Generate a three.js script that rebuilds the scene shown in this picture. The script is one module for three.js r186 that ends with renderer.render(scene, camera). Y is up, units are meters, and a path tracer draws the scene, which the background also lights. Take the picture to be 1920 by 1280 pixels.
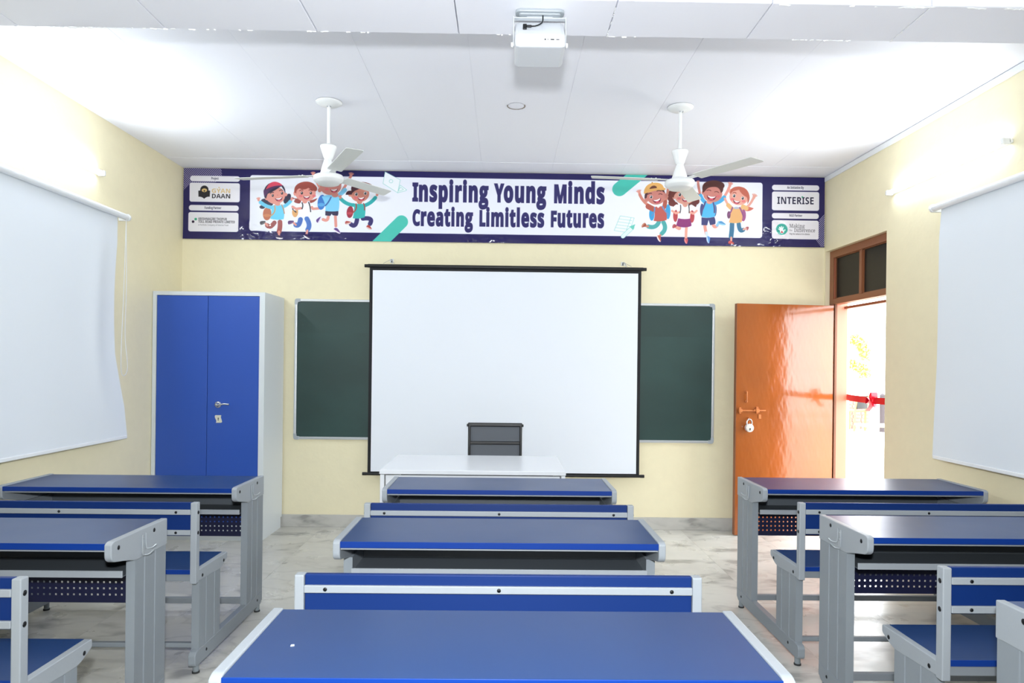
import * as THREE from 'three';
import { RoundedBoxGeometry } from 'three/addons/geometries/RoundedBoxGeometry.js';
import { mergeGeometries } from 'three/addons/utils/BufferGeometryUtils.js';
import { RectAreaLightUniformsLib } from 'three/addons/lights/RectAreaLightUniformsLib.js';
RectAreaLightUniformsLib.init();

// ------------------------------------------------------------------ camera, sky, lights, exposure
const scene = new THREE.Scene();
const renderer = new THREE.WebGLRenderer({ antialias: true });
renderer.toneMapping = THREE.LinearToneMapping;
renderer.toneMappingExposure = 2.42;
renderer.shadowMap.enabled = true;
const EYE = 1.41;
const camera = new THREE.PerspectiveCamera(53.13, 1.5, 0.05, 100);
camera.position.set(0, EYE, 0);
camera.rotation.order = 'YXZ';
camera.rotation.set(0, -0.0124, 0.0115);
camera.setViewOffset(1920, 1280, 0, -43.7, 1920, 1280);
scene.background = new THREE.Color(0.93, 0.97, 1.0);
scene.backgroundIntensity = 4.2;
const TUBE = 36, TUBE_COLOR = new THREE.Color(0.86, 0.94, 1.0);
const FLASH = 15.5, FLASH_COLOR = new THREE.Color(0.92, 0.965, 1.0);

// room: x from XL to XR, front wall at z = ZF, ceiling at HC
const XL = -2.768, XR = 2.776, ZF = -5.894, ZB = 3.0, HC = 3.069;

// ------------------------------------------------------------------ helpers
let seed = 7;
const rnd = () => { seed = (seed * 1664525 + 1013904223) >>> 0; return seed / 4294967296; };
const V = (x, y, z) => new THREE.Vector3(x, y, z);
const used = new Map();
function numbered(n) { const k = used.get(n) ?? 0; used.set(n, k + 1); return k ? `${n}_${String(k).padStart(3, '0')}` : n; }
function part(name, geo, mat, parent, label) {
  const list = [].concat(geo);
  const g = list.length > 1 ? mergeGeometries(list.map((q) => { const c = q.index ? q.toNonIndexed() : q; for (const a of Object.keys(c.attributes)) if (!['position', 'normal', 'uv'].includes(a)) c.deleteAttribute(a); return c; })) : list[0];
  const m = new THREE.Mesh(g, mat); m.name = name; m.castShadow = m.receiveShadow = true;
  parent.add(m);
  if (label) m.userData.label = label;
  return m;
}
function thing(name, label, category, pos = [0, 0, 0], turn = 0, group) {
  const o = new THREE.Group(); o.name = numbered(name); o.position.set(...pos); o.rotation.y = turn;
  o.userData = { label, category }; if (group) o.userData.group = group;
  scene.add(o); return o;
}
function structure(name, geo, mat, label) {
  const m = part(name, geo, mat, scene); m.userData.kind = 'structure'; if (label) m.userData.label = label; return m;
}
function structGroup(name, label) { const o = new THREE.Group(); o.name = name; o.userData = { kind: 'structure' }; if (label) o.userData.label = label; scene.add(o); return o; }
const box = (w, h, d, x = 0, y = 0, z = 0) => new THREE.BoxGeometry(w, h, d).translate(x, y, z);
const rbox = (w, h, d, x = 0, y = 0, z = 0, r = 0.003, s = 2) => new RoundedBoxGeometry(w, h, d, s, Math.min(r, w / 2.02, h / 2.02, d / 2.02)).translate(x, y, z);
const span = (x0, x1, y0, y1, z0, z1, r) => r ? rbox(x1 - x0, y1 - y0, z1 - z0, (x0 + x1) / 2, (y0 + y1) / 2, (z0 + z1) / 2, r) : box(x1 - x0, y1 - y0, z1 - z0, (x0 + x1) / 2, (y0 + y1) / 2, (z0 + z1) / 2);
const cyl = (r, h, x = 0, y = 0, z = 0, axis = 'y', seg = 16, r2 = r) => { const g = new THREE.CylinderGeometry(r, r2, h, seg); if (axis === 'x') g.rotateZ(Math.PI / 2); if (axis === 'z') g.rotateX(Math.PI / 2); return g.translate(x, y, z); };
const tube = (pts, r, n = 32, closed = false, tension) => new THREE.TubeGeometry(new THREE.CatmullRomCurve3(pts, closed, 'catmullrom', tension ?? 0.5), n, r, 8, closed);
const lathe = (pts, seg = 40) => new THREE.LatheGeometry(pts.map(([r, y]) => new THREE.Vector2(r, y)), seg);
function poly(pts, holes) { const s = new THREE.Shape(pts.map(([x, y]) => new THREE.Vector2(x, y))); for (const h of holes ?? []) s.holes.push(new THREE.Path(h.map(([x, y]) => new THREE.Vector2(x, y)))); return s; }
function rounded(pts, r) { // polygon with rounded corners; r a number or one per corner
  const s = new THREE.Shape(), n = pts.length;
  for (let i = 0; i < n; i++) {
    const p = new THREE.Vector2(...pts[i]), a = new THREE.Vector2(...pts[(i + n - 1) % n]), b = new THREE.Vector2(...pts[(i + 1) % n]);
    const q = Array.isArray(r) ? r[i] : r, la = Math.min(q, p.distanceTo(a) * 0.49), lb = Math.min(q, p.distanceTo(b) * 0.49);
    const s0 = p.clone().lerp(a, la / p.distanceTo(a)), s1 = p.clone().lerp(b, lb / p.distanceTo(b));
    if (i) s.lineTo(s0.x, s0.y); else s.moveTo(s0.x, s0.y);
    if (q > 1e-5) s.quadraticCurveTo(p.x, p.y, s1.x, s1.y);
  }
  s.closePath(); return s;
}
const ext = (shape, d, bevel = 0, seg = 6) => new THREE.ExtrudeGeometry(shape, { depth: d - 2 * bevel, bevelEnabled: bevel > 0, bevelSize: bevel, bevelThickness: bevel, bevelOffset: -bevel, bevelSegments: 2, curveSegments: seg }).translate(0, 0, bevel);
const sideways = (shape, x0, x1, bevel = 0) => ext(shape, x1 - x0, bevel).rotateY(-Math.PI / 2).translate(x1, 0, 0);   // shape in (z, y), between x0 and x1
const upright = (shape, y0, y1) => ext(shape, y1 - y0).rotateX(-Math.PI / 2).translate(0, y0, 0);                  // shape in (x, -z), between y0 and y1

// value noise for textures
const hash = (x, y) => { let h = Math.imul(x, 374761393) + Math.imul(y, 668265263) | 0; h = Math.imul(h ^ (h >>> 13), 1274126177); return ((h ^ (h >>> 16)) >>> 0) / 4294967296; };
function noise(x, y, p) { // p: period
  const x0 = Math.floor(x), y0 = Math.floor(y), fx = x - x0, fy = y - y0, u = fx * fx * (3 - 2 * fx), v = fy * fy * (3 - 2 * fy);
  const m = (a) => ((a % p) + p) % p, h = (i, j) => hash(m(x0 + i) + p * 17, m(y0 + j) + p * 5);
  return (h(0, 0) * (1 - u) + h(1, 0) * u) * (1 - v) + (h(0, 1) * (1 - u) + h(1, 1) * u) * v;
}
function fbm(x, y, p, o = 4) { let s = 0, a = 0.5, t = 0; for (let i = 0; i < o; i++) { s += a * noise(x, y, p); t += a; a *= 0.5; x *= 2; y *= 2; p *= 2; } return s / t; }
function dataTex(n, fn, srgb, rx = 1, ry = rx) {
  const d = new Uint8Array(n * n * 4);
  for (let j = 0; j < n; j++) for (let i = 0; i < n; i++) { const c = fn(i / n, j / n), k = (j * n + i) * 4; for (let q = 0; q < 3; q++) d[k + q] = Math.max(0, Math.min(255, Math.floor((Array.isArray(c) ? c[q] : c) * 255 + hash(i + 3, j + 11)))); d[k + 3] = 255; }
  const t = new THREE.DataTexture(d, n, n, THREE.RGBAFormat); t.wrapS = t.wrapT = THREE.RepeatWrapping; t.magFilter = THREE.LinearFilter; t.minFilter = THREE.LinearMipmapLinearFilter; t.generateMipmaps = true;
  if (srgb) t.colorSpace = THREE.SRGBColorSpace; t.repeat.set(rx, ry); t.needsUpdate = true; return t;
}
// uv in metres from position, by dominant normal
function metric(g, ox = 0, oy = 0) {
  const p = g.attributes.position, n = g.attributes.normal, uv = new Float32Array(p.count * 2);
  for (let i = 0; i < p.count; i++) {
    const ax = Math.abs(n.getX(i)), ay = Math.abs(n.getY(i)), az = Math.abs(n.getZ(i));
    const [u, v] = ay >= ax && ay >= az ? [p.getX(i), p.getZ(i)] : ax >= az ? [p.getZ(i), p.getY(i)] : [p.getX(i), p.getY(i)];
    uv[2 * i] = u + ox; uv[2 * i + 1] = v + oy;
  }
  g.setAttribute('uv', new THREE.BufferAttribute(uv, 2)); return g;
}

// ------------------------------------------------------------------ materials
const std = (c, rough = 0.5, extra = {}) => new THREE.MeshStandardMaterial({ color: c, roughness: rough, ...extra });
const phys = (c, rough, extra) => new THREE.MeshPhysicalMaterial({ color: c, roughness: rough, ...extra });
const plasterBump = dataTex(512, (u, v) => 0.6 * fbm(u * 8, v * 8, 8, 5) + 0.4 * fbm(u * 64, v * 64, 64, 2), false, 0.8);
const wallMottle = dataTex(512, (u, v) => { const f = fbm(u * 5, v * 5, 5, 4) * 0.5 + fbm(u * 40, v * 40, 40, 3) * 0.5; const k = 0.985 + 0.03 * (f - 0.5); return [0.94 * k, 0.903 * k, 0.768 * k]; }, true, 0.5);
const M = {};
M.wall = std(0xffffff, 0.62, { map: wallMottle, bumpMap: plasterBump, bumpScale: 0.0012 });
M.ceiling = std(0xf4f5fd, 0.7, { bumpMap: plasterBump, bumpScale: 0.0006 });
M.flake = std(0xf6f7f8, 0.8);
const marble = (u, v) => {   // isotropic here; the texture's own repeat stretches it along the room's width
  const w = fbm(u * 6 + 3, v * 6, 6, 4), w2 = fbm(u * 6, v * 6 + 2.5, 6, 4);
  const cloud = fbm(u * 4 + w * 1.5, v * 4 + w2 * 1.5, 4, 5);
  const vein = Math.pow(Math.max(0, 1 - Math.abs(fbm(u * 7 + w2 * 2, v * 7 + w * 2, 7, 4) - 0.5) * 11), 2) * Math.min(1, Math.max(0, fbm(u * 5, v * 5 + 0.4, 5, 3) - 0.45) * 6);
  const scuff = Math.min(1, Math.pow(Math.max(0, fbm(u * 16 + w * 2, v * 16 + w2 * 2, 16, 4) - 0.6) * 5, 1.4));
  const k = 0.79 + 0.10 * (cloud - 0.5) + 0.02 * (fbm(u * 64, v * 64, 64, 2) - 0.5) - 0.08 * vein - 0.17 * scuff;
  return [k * 1.0, k * 0.99, k * 0.955];
};
const marbleTex = dataTex(1024, marble, true, 0.3, 0.62);
const marbleRough = dataTex(256, (u, v) => { const f = 0.22 + 0.16 * fbm(u * 10, v * 10, 10, 4); return [f, f, f]; }, false, 0.8);
const floorBump = dataTex(256, (u, v) => fbm(u * 6, v * 6, 6, 3), false, 1.3);
M.marble = std(0xffffff, 1, { map: marbleTex, roughnessMap: marbleRough, bumpMap: floorBump, bumpScale: 0.002 });
M.grout = std(0x8f8a80, 0.8);
M.skirting = std(0xf4f4f4, 0.4, { map: marbleTex });
M.grey = phys(0x9ba1a7, 0.42, { bumpMap: dataTex(128, (u, v) => fbm(u * 32, v * 32, 32, 2), false, 6), bumpScale: 0.00012 });
M.greyLeg = std(0x878e94, 0.45);
M.mount = std(0x9fa6ac, 0.4); M.yoke = std(0xc4c9ce, 0.4);
M.shelf = std(0x565c62, 0.5);  // grey coat darkened with the shade under the desktop
M.hook = std(0xb4babf, 0.35, { metalness: 0.5 });
M.greyDark = std(0x83898f, 0.5);
const dust = dataTex(512, (u, v) => { const f = 0.33 + 0.05 * (fbm(u * 6, v * 6, 6, 4) - 0.5); return [f, f, f]; }, false, 0.9);
M.blueTop = std(0x1a3a6c, 1, { roughnessMap: dust });
M.blueEdge = phys(0x0b3586, 0.4, { specularIntensity: 0.6 });
M.blueBack = phys(0x062a68, 0.5, { specularIntensity: 0.6 });
M.navyMetal = std(0x0d1238, 0.5);
M.bolt = std(0x14161a, 0.4, { metalness: 0.4 });
M.chrome = std(0xc9ccd0, 0.22, { metalness: 0.9 });
M.foot = std(0x7d8589, 0.4);
M.rubber = std(0x2a2c2e, 0.8);
M.white = std(0xeef1f3, 0.4);
M.whiteGloss = std(0xe8ebf0, 0.25);
M.fanWhite = std(0xf1f3f3, 0.35);
M.blade = std(0xe6e9e6, 0.4);
M.black = std(0x0d0e11, 0.4);
M.screen = std(0xe9eef6, 0.85);
M.blind = std(0xe6ecf2, 0.8, { bumpMap: dataTex(256, (u, v) => 0.5 + 0.5 * Math.sin(u * Math.PI * 128) * Math.sin(v * Math.PI * 128), false, 4), bumpScale: 0.0002 });
M.alu = std(0xd7dbdf, 0.32, { metalness: 0.65 });
M.aluCorner = std(0xa9b0b6, 0.5);
const chalk = dataTex(512, (u, v) => { const s = fbm(u * 3 + fbm(u * 4, v * 4, 4, 3), v * 5, 3, 5); const k = 0.92 + 0.25 * (s - 0.45); return [0.165 * k, 0.272 * k, 0.262 * k]; }, true, 0.6);
M.chalk = std(0xffffff, 0.42, { map: chalk });
M.cabBlue = std(0x2650ac, 0.42);
M.cabGrey = std(0xd3d9dc, 0.45);
const paintBump = dataTex(512, (u, v) => 0.72 * fbm(u * 8, v * 3, 1, 4) + 0.28 * fbm(u * 20, v * 7, 1, 3), false, 1.1);
const paintTint = dataTex(256, (u, v) => { const f = 0.94 + 0.12 * (fbm(u * 6, v * 3, 3, 4) - 0.5); return [0.62 * f, 0.325 * f, 0.118 * f]; }, true, 1.0);
M.orange = phys(0xffffff, 0.16, { map: paintTint, bumpMap: paintBump, bumpScale: 0.007, clearcoat: 0.5, clearcoatRoughness: 0.08 });
M.orangeHardware = std(0xc0743f, 0.3);
M.brown = std(0x8a5535, 0.45);
M.orangeFrame = std(0xc4735a, 0.35);
M.pane = phys(0x211e1b, 0.35, { specularIntensity: 0.4 });
M.ribbon = std(0xd8182f, 0.35, { side: THREE.DoubleSide });
M.concrete = std(0xcfc9bd, 0.9);
M.grid = std(0x5b6068, 0.9);

// ------------------------------------------------------------------ the room
{ // floor of polished marble slabs
  const floor = structGroup('floor', 'polished grey-white marble slab floor with darker streaks');
  part('bed', span(XL - 0.2, XR + 0.2, -0.16, -0.018, ZF - 0.2, ZB + 0.2), M.grout, floor);
  const sx = 0.616, sz = 0.915, slab = [];
  for (let k = 0; k < 7; k++) { const g = metric(new THREE.BoxGeometry(sx - 0.0012, 0.018, sz - 0.0012), rnd() * 9, rnd() * 9); slab.push(g); }
  for (let i = 0; i < 9; i++) for (let j = 0; j < 10; j++) {
    const x = XL + sx * (i + 0.5), z = ZF + sz * (j + 0.5); if (z - sz / 2 > ZB) continue;
    const m = part(numbered('marble_slab'), slab[Math.floor(rnd() * 7)], M.marble, floor); m.position.set(x, -0.009, z); m.rotation.y = rnd() > 0.5 ? Math.PI : 0;
  }
  // door sill
  part('door_sill', metric(span(XR, XR + 0.17, -0.16, 0.0, -5.87, -4.935)), M.marble, floor);
}
const wall = (n, g) => structure(n, metric(g), M.wall);
wall('wall_front', span(XL - 0.23, XR + 0.23, -0.16, HC + 0.1, ZF - 0.23, ZF));
wall('wall_back', span(XL - 0.23, XR + 0.23, -0.16, HC + 0.1, ZB, ZB + 0.23));
wall('wall_left', span(XL - 0.23, XL, -0.16, HC + 0.1, ZF, ZB));
{ // right wall with the door opening near the front corner
  const D0 = -5.872, D1 = -4.932, DT = 2.418;
  const s = poly([[ZF, -0.16], [D0, -0.16], [D0, DT], [D1, DT], [D1, -0.16], [ZB, -0.16], [ZB, HC + 0.1], [ZF, HC + 0.1]]);
  wall('wall_right', sideways(s, XR, XR + 0.17));
}
{ // ceiling boards, 0.6 m wide, with open joints, and the slab over them
  const c = structGroup('ceiling', 'white ceiling of wide flat boards with fine joints');
  part('slab', span(XL - 0.23, XR + 0.23, HC + 0.0032, HC + 0.12, ZF - 0.2, ZB + 0.2), M.ceiling, c);
  const xs = [XL, -1.997, -1.4, -0.79, -0.2, 0.39, 0.99, 1.595, 2.2, XR];
  const za = (x) => -5.625 - 0.062 * (x - 1.46) / 0.89 * 0.9;
  for (let i = 0; i + 1 < xs.length; i++) {
    const dy = [0, 0.0004, 0, 0.0005, 0.0002, 0.0004, 0, 0.0003, 0][i], g = 0.0006;
    part('ceiling_board', metric(span(xs[i] + g, xs[i + 1] - g, HC + dy, HC + 0.0035, -5.60, ZB)), M.ceiling, c);
    part('ceiling_board', metric(span(xs[i] + g, xs[i + 1] - g, HC - 0.0015, HC + 0.0035, ZF, -5.602)), M.ceiling, c);
  }
}
{ // dropped beam that carries the projector
  const b = structGroup('ceiling_beam', 'white boxed ceiling beam with chipped plaster along its lower edge');
  const xs = [XL, -1.997, -1.4, -0.782, -0.2, 0.411, 0.99, 1.59, 2.2, XR];
  for (let i = 0; i + 1 < xs.length; i++) part('beam_board', metric(rbox(xs[i + 1] - xs[i] - 0.003, 0.31, 0.280, (xs[i] + xs[i + 1]) / 2, 2.769 + 0.155, -2.675, 0.004, 1)), M.ceiling, b);
  const fl = [];
  const chip = (x, y, z, w) => { const g = new THREE.IcosahedronGeometry(1, 0); g.scale(w, 0.0022 + rnd() * 0.003, 0.003 + rnd() * 0.004); g.rotateY(rnd() * 0.5 - 0.25); fl.push(g.translate(x, y, z)); };
  for (let i = 0; i < 120; i++) { const x = XL + 0.4 + rnd() * (XR - XL - 0.5); if (noise(x * 3, 2, 64) > 0.5) chip(x, 2.7695, -2.815 + rnd() * 0.003, 0.004 + rnd() * rnd() * 0.024); }
  for (let i = 0; i < 40; i++) chip(1.0 + rnd() * 1.7, 2.7695, -2.546 + rnd() * 0.003, 0.006 + rnd() * 0.03);
  for (let i = 0; i < 30; i++) { const t = rnd(); for (const x of [0.411, 1.59]) if (rnd() > 0.35) { const g = new THREE.IcosahedronGeometry(1, 0); g.scale(0.0025, 0.0018, 0.004 + rnd() * 0.012); fl.push(g.translate(x + (rnd() - 0.5) * 0.004, 2.7692, -2.815 + t * 0.27)); } }
  const m = part('plaster_chip', fl, M.flake, b); m.userData.kind = 'stuff';
}
structure('trim_1', span(XR - 0.012, XR, HC - 0.045, HC - 0.004, ZF, ZB, 0.003), M.white, 'narrow white cornice strip along the top of the right wall');
{ // marble skirting
  const sk = (n, g, l) => structure(n, metric(g), M.skirting, l);
  sk('baseboard_front', span(XL, XR - 0.02, 0, 0.105, ZF, ZF + 0.014, 0.003), 'grey marble skirting along the front wall');
  sk('baseboard_left', span(XL, XL + 0.014, 0, 0.105, ZF + 0.015, ZB, 0.003));
  sk('baseboard_right', span(XR - 0.014, XR, 0, 0.105, -4.93, ZB, 0.003));
  sk('baseboard_back', span(XL + 0.015, XR - 0.015, 0, 0.105, ZB - 0.014, ZB, 0.003));
}
// ------------------------------------------------------------------ the door
{
  const d = structGroup('door_1', 'open orange wooden door with brown frame and dark transom panes');
  const X0 = XR + 0.042, X1 = XR + 0.165, Z0 = -5.870, Z1 = -4.934, TY0 = 1.958, TY1 = 2.003;
  part('frame_post', span(X0, X1, 0, 2.416, Z0, Z0 + 0.062, 0.004), M.orangeFrame, d);
  part('frame_post', span(X0, X1, 0, 2.416, Z1 - 0.062, Z1, 0.004), M.orangeFrame, d);
  part('frame_head', span(X0, X1, 2.36, 2.416, Z0 + 0.062, Z1 - 0.062, 0.004), M.brown, d);
  part('frame_face', span(X0 - 0.006, X0 + 0.004, TY0, 2.417, Z0, Z0 + 0.066, 0.002), M.brown, d);
  part('frame_face', span(X0 - 0.006, X0 + 0.004, 2.356, 2.417, Z0 + 0.066, Z1, 0.002), M.brown, d);
  part('transom_bar', span(X0 - 0.004, X0 + 0.07, TY0, TY1, Z0 + 0.062, Z1 - 0.062, 0.004), M.brown, d);
  part('lower_stop', span(X0 + 0.095, X1 + 0.01, TY0 - 0.038, TY0 - 0.016, Z0 + 0.062, Z1 - 0.062, 0.003), M.brown, d);
  part('hinge_strip', span(X0 + 0.002, X0 + 0.022, 0, TY0, -5.809, -5.784, 0.002), std(0x6d3f26, 0.5), d);  // dark brown strip along the line between leaf and post
  part('mullion', span(X0, X0 + 0.06, TY1, 2.36, -5.395, -5.36, 0.004), M.brown, d);
  part('pane', span(X0 + 0.022, X0 + 0.028, TY1, 2.36, Z0 + 0.062, -5.395), M.pane, d);
  part('pane', span(X0 + 0.022, X0 + 0.028, TY1, 2.36, -5.36, Z1 - 0.062), M.pane, d);
  for (const [a, b] of [[Z0 + 0.062, -5.395], [-5.36, Z1 - 0.062]]) part('beading', [span(X0 + 0.012, X0 + 0.022, TY1, 2.36, a, a + 0.009), span(X0 + 0.012, X0 + 0.022, TY1, 2.36, b - 0.009, b), span(X0 + 0.012, X0 + 0.022, 2.35, 2.36, a, b), span(X0 + 0.012, X0 + 0.022, TY1, TY1 + 0.009, a, b)], M.brown, d);
  // leaf: hinge at the far post, swung in against the front wall
  const leaf = new THREE.Group(); leaf.name = 'door_leaf'; d.add(leaf);
  leaf.position.set(X0 - 0.002, 0.008, -5.812); leaf.rotation.y = Math.PI + 0.122;   // local +x runs from the hinge to the free edge
  const W = 0.872, T = 0.036, H = 1.938;
  const g = metric(new THREE.BoxGeometry(W, H, T, 40, 80, 1).translate(W / 2 + 0.004, H / 2, 0));
  part('leaf_panel', [g], M.orange, leaf);
  leaf.userData.label = 'glossy orange painted door leaf';
  // the room side of the open leaf is local -z after the turn
  const F = -T / 2;
  const hw = (n, geo, mat = M.orangeHardware) => part(n, geo, mat, leaf);
  const px = (x) => W - (x - 1.943) / (2.78 - 1.943) * W;   // from the free edge
  const hx = px(2.023);
  hw('pull_handle', [cyl(0.009, 0.016, hx, 1.195, F - 0.008, 'z'), cyl(0.009, 0.016, hx, 1.118, F - 0.008, 'z'), cyl(0.0045, 0.09, hx, 1.156, F - 0.018, 'y')]);
  const b0 = px(1.97), b1 = px(2.115);
  hw('door_bolt', [cyl(0.006, 0.24, (b0 + b1) / 2 - 0.03, 1.042, F - 0.012, 'x'),
    rbox(0.018, 0.052, 0.012, b0, 1.042, F - 0.006), rbox(0.02, 0.056, 0.012, b1, 1.045, F - 0.006), rbox(0.03, 0.026, 0.02, b0, 1.042, F - 0.012), rbox(0.03, 0.03, 0.02, b1, 1.042, F - 0.012), cyl(0.005, 0.03, b1 + 0.035, 1.05, F - 0.024, 'z')]);
  hw('hasp_staple', [tube([V(px(2.04), 0.978, F), V(px(2.04), 0.982, F - 0.018), V(px(2.04), 0.968, F - 0.026), V(px(2.04), 0.956, F - 0.014), V(px(2.04), 0.958, F)], 0.004, 20)]);
  hw('latch_plate', [rbox(0.024, 0.036, 0.006, px(2.14), 0.99, F - 0.003)]);
  hw('door_edge_bead', [span(W - 0.002, W + 0.008, 0, H, -T / 2, T / 2, 0.003)], M.brown);
  // padlock hanging in the staple
  leaf.updateMatrixWorld(true); d.updateMatrixWorld(true);
  const at = leaf.localToWorld(V(px(2.04), 0.965, F - 0.024));
  const pl = thing('padlock', 'round silver padlock hanging on the orange door', 'padlock', [at.x, at.y, at.z], 0.122);
  part('lock_body', [cyl(0.035, 0.026, 0, -0.066, 0.004, 'z', 28), cyl(0.03, 0.03, 0, -0.066, 0.004, 'z', 28)], std(0xe1e4e6, 0.3, { metalness: 0.5 }), pl);
  part('shackle', tube([V(-0.022, -0.046, 0.004), V(-0.022, -0.018, 0.004), V(-0.014, 0.0, 0.004), V(0, 0.006, 0.004), V(0.014, 0.0, 0.004), V(0.022, -0.018, 0.004), V(0.022, -0.046, 0.004)], 0.0055, 32), M.chrome, pl);
  part('keyhole', [cyl(0.006, 0.004, 0, -0.074, 0.02, 'z'), box(0.003, 0.012, 0.004, 0, -0.082, 0.02)], M.bolt, pl);
}
{ // red ribbon across the doorway
  const r = thing('ribbon', 'red satin ribbon with a bow stretched across the open doorway', 'ribbon', [XR + 0.173, 1.17, -5.40]);
  const band = new THREE.PlaneGeometry(0.93, 0.052, 40, 2).rotateY(-Math.PI / 2); const p = band.attributes.position;
  for (let i = 0; i < p.count; i++) { const z = p.getZ(i); p.setY(i, p.getY(i) - 0.012 * (1 - (z / 0.465) ** 2) + 0.006 * z); p.setX(i, 0.003 * Math.sin(z * 25)); }
  band.computeVertexNormals(); part('band', band, M.ribbon, r);
  const loop = (pts, w) => { const c = new THREE.CatmullRomCurve3(pts), n = 20, pos = [], idx = []; for (let i = 0; i <= n; i++) { const q = c.getPoint(i / n); pos.push(q.x - w / 2, q.y, q.z, q.x + w / 2, q.y, q.z); if (i < n) { const a = 2 * i; idx.push(a, a + 1, a + 2, a + 1, a + 3, a + 2); } } const g = new THREE.BufferGeometry(); g.setAttribute('position', new THREE.Float32BufferAttribute(pos, 3)); g.setAttribute('uv', new THREE.Float32BufferAttribute(new Array(pos.length / 3 * 2).fill(0), 2)); g.setIndex(idx); g.computeVertexNormals(); return g; };
  const bz = -0.012;
  part('bow', [loop([V(0, -0.012, bz), V(0, 0.02, bz + 0.03), V(0, 0.055, bz + 0.015), V(0, 0.03, bz - 0.008), V(0, -0.012, bz)], 0.05), loop([V(0, -0.012, bz), V(0, 0.01, bz - 0.05), V(0, -0.04, bz - 0.06), V(0, -0.012, bz)], 0.05), loop([V(0, -0.015, bz), V(0, -0.06, bz - 0.025), V(0, -0.10, bz - 0.075)], 0.04), loop([V(0, -0.015, bz), V(0, -0.05, bz + 0.03), V(0, -0.07, bz + 0.07)], 0.04), rbox(0.03, 0.036, 0.03, 0, -0.012, bz, 0.01)], M.ribbon, r);
}
// ------------------------------------------------------------------ outdoors through the doorway
{
  structure('ground', metric(span(XR + 0.17, 34, -0.2, -0.02, -40, 12)), M.concrete, 'pale sunlit courtyard ground beyond the doorway');
  const g = 'things in the courtyard';
  const c = thing('outdoor_chair', 'chair with dark backrest standing out in the courtyard, below the ribbon', 'chair', [8.1, -0.02, -15.75], 0.5);
  const wood = std(0x9c7347, 0.6);
  for (const [x, z] of [[-0.2, -0.2], [0.2, -0.2]]) part('leg', rbox(0.035, 0.44, 0.035, x, 0.22, z, 0.005), wood, c);
  for (const x of [-0.2, 0.2]) part('leg', sideways(poly([[0.18, 0], [0.215, 0], [0.225, 0.44], [0.28, 0.82], [0.245, 0.82], [0.19, 0.44]]), x - 0.018, x + 0.018), wood, c);
  part('seat', rbox(0.44, 0.04, 0.44, 0, 0.46, 0, 0.01), wood, c);
  part('backrest', rbox(0.38, 0.3, 0.03, 0, 0.66, 0.245, 0.01).rotateX(0), M.black, c, 'dark backrest');
  const t = thing('low_table', 'pale low table standing out in the courtyard', 'table', [6.52, -0.02, -11.9]);
  part('tabletop', rbox(0.7, 0.03, 0.45, 0.1, 0.44, 0, 0.005), std(0xd9c6ae, 0.6), t);
  for (const [x, z] of [[-0.2, -0.18], [0.4, -0.18], [-0.2, 0.18], [0.4, 0.18]]) part('leg', rbox(0.03, 0.43, 0.03, x, 0.215, z, 0.004), std(0xd9c6ae, 0.6), t);
  const p = thing('bollard', 'short dark post standing beside the brick plinth in the courtyard', 'post', [8.62, -0.02, -15.41]);
  part('shaft', [cyl(0.055, 0.82, 0, 0.41, 0, 'y', 16)], std(0x3a3236, 0.7), p); part('cap', lathe([[0.06, 0.82], [0.06, 0.84], [0.03, 0.87], [0, 0.875]], 16), std(0x3a3236, 0.7), p);
  const w = thing('brick_plinth', 'low pinkish brick plinth in the courtyard beside the dark post', 'plinth', [8.55, -0.02, -16.3]);
  const br = std(0xb87a6c, 0.85); const bg = rbox(0.2, 0.07, 0.1, 0, 0, 0, 0.006, 1);
  part('core', box(0.62, 0.74, 0.3, -0.12, 0.38, -0.04), std(0xb59c90, 0.9), w);
  for (let j = 0; j < 9; j++) for (let i = 0; i < 3; i++) { const m = part('brick', bg, br, w); m.position.set(-0.33 + i * 0.21 + (j % 2) * 0.02, 0.04 + j * 0.082, 0.08); }
  const tr = thing('courtyard_tree', 'small tree with pale yellow-green leaves seen through the doorway', 'tree', [10.35, -0.02, -20.5]);
  part('trunk', tube([V(0, 0, 0), V(0.05, 0.7, 0), V(-0.03, 1.4, 0.05), V(0.1, 2.1, 0)], 0.06, 20), std(0xd8cfc0, 0.9), tr);
  const leafG = new THREE.SphereGeometry(0.06, 6, 4).scale(1, 0.35, 0.55), N = 1500, inst = new THREE.InstancedMesh(leafG, std(0xe4e46a, 0.7), N), mt = new THREE.Matrix4(), q = new THREE.Quaternion();
  for (let i = 0; i < N; i++) {
    const k = rnd() > 0.45, a = rnd() * Math.PI; // two arching sprays
    const R = k ? 0.42 : 0.62, cx = k ? 0.15 : -0.05, cy = k ? 1.75 : 1.25, j = () => (rnd() - 0.5) * 0.24;
    q.setFromEuler(new THREE.Euler(rnd() * 6, rnd() * 6, rnd() * 6));
    mt.compose(V(cx + Math.cos(a) * R + j(), cy + Math.sin(a) * (k ? 0.6 : 0.35) + j(), j() * 1.5), q, V(1, 1, 1)); inst.setMatrixAt(i, mt);
  }
  inst.name = 'foliage'; inst.userData.kind = 'stuff'; inst.castShadow = true; tr.add(inst);
}
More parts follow.
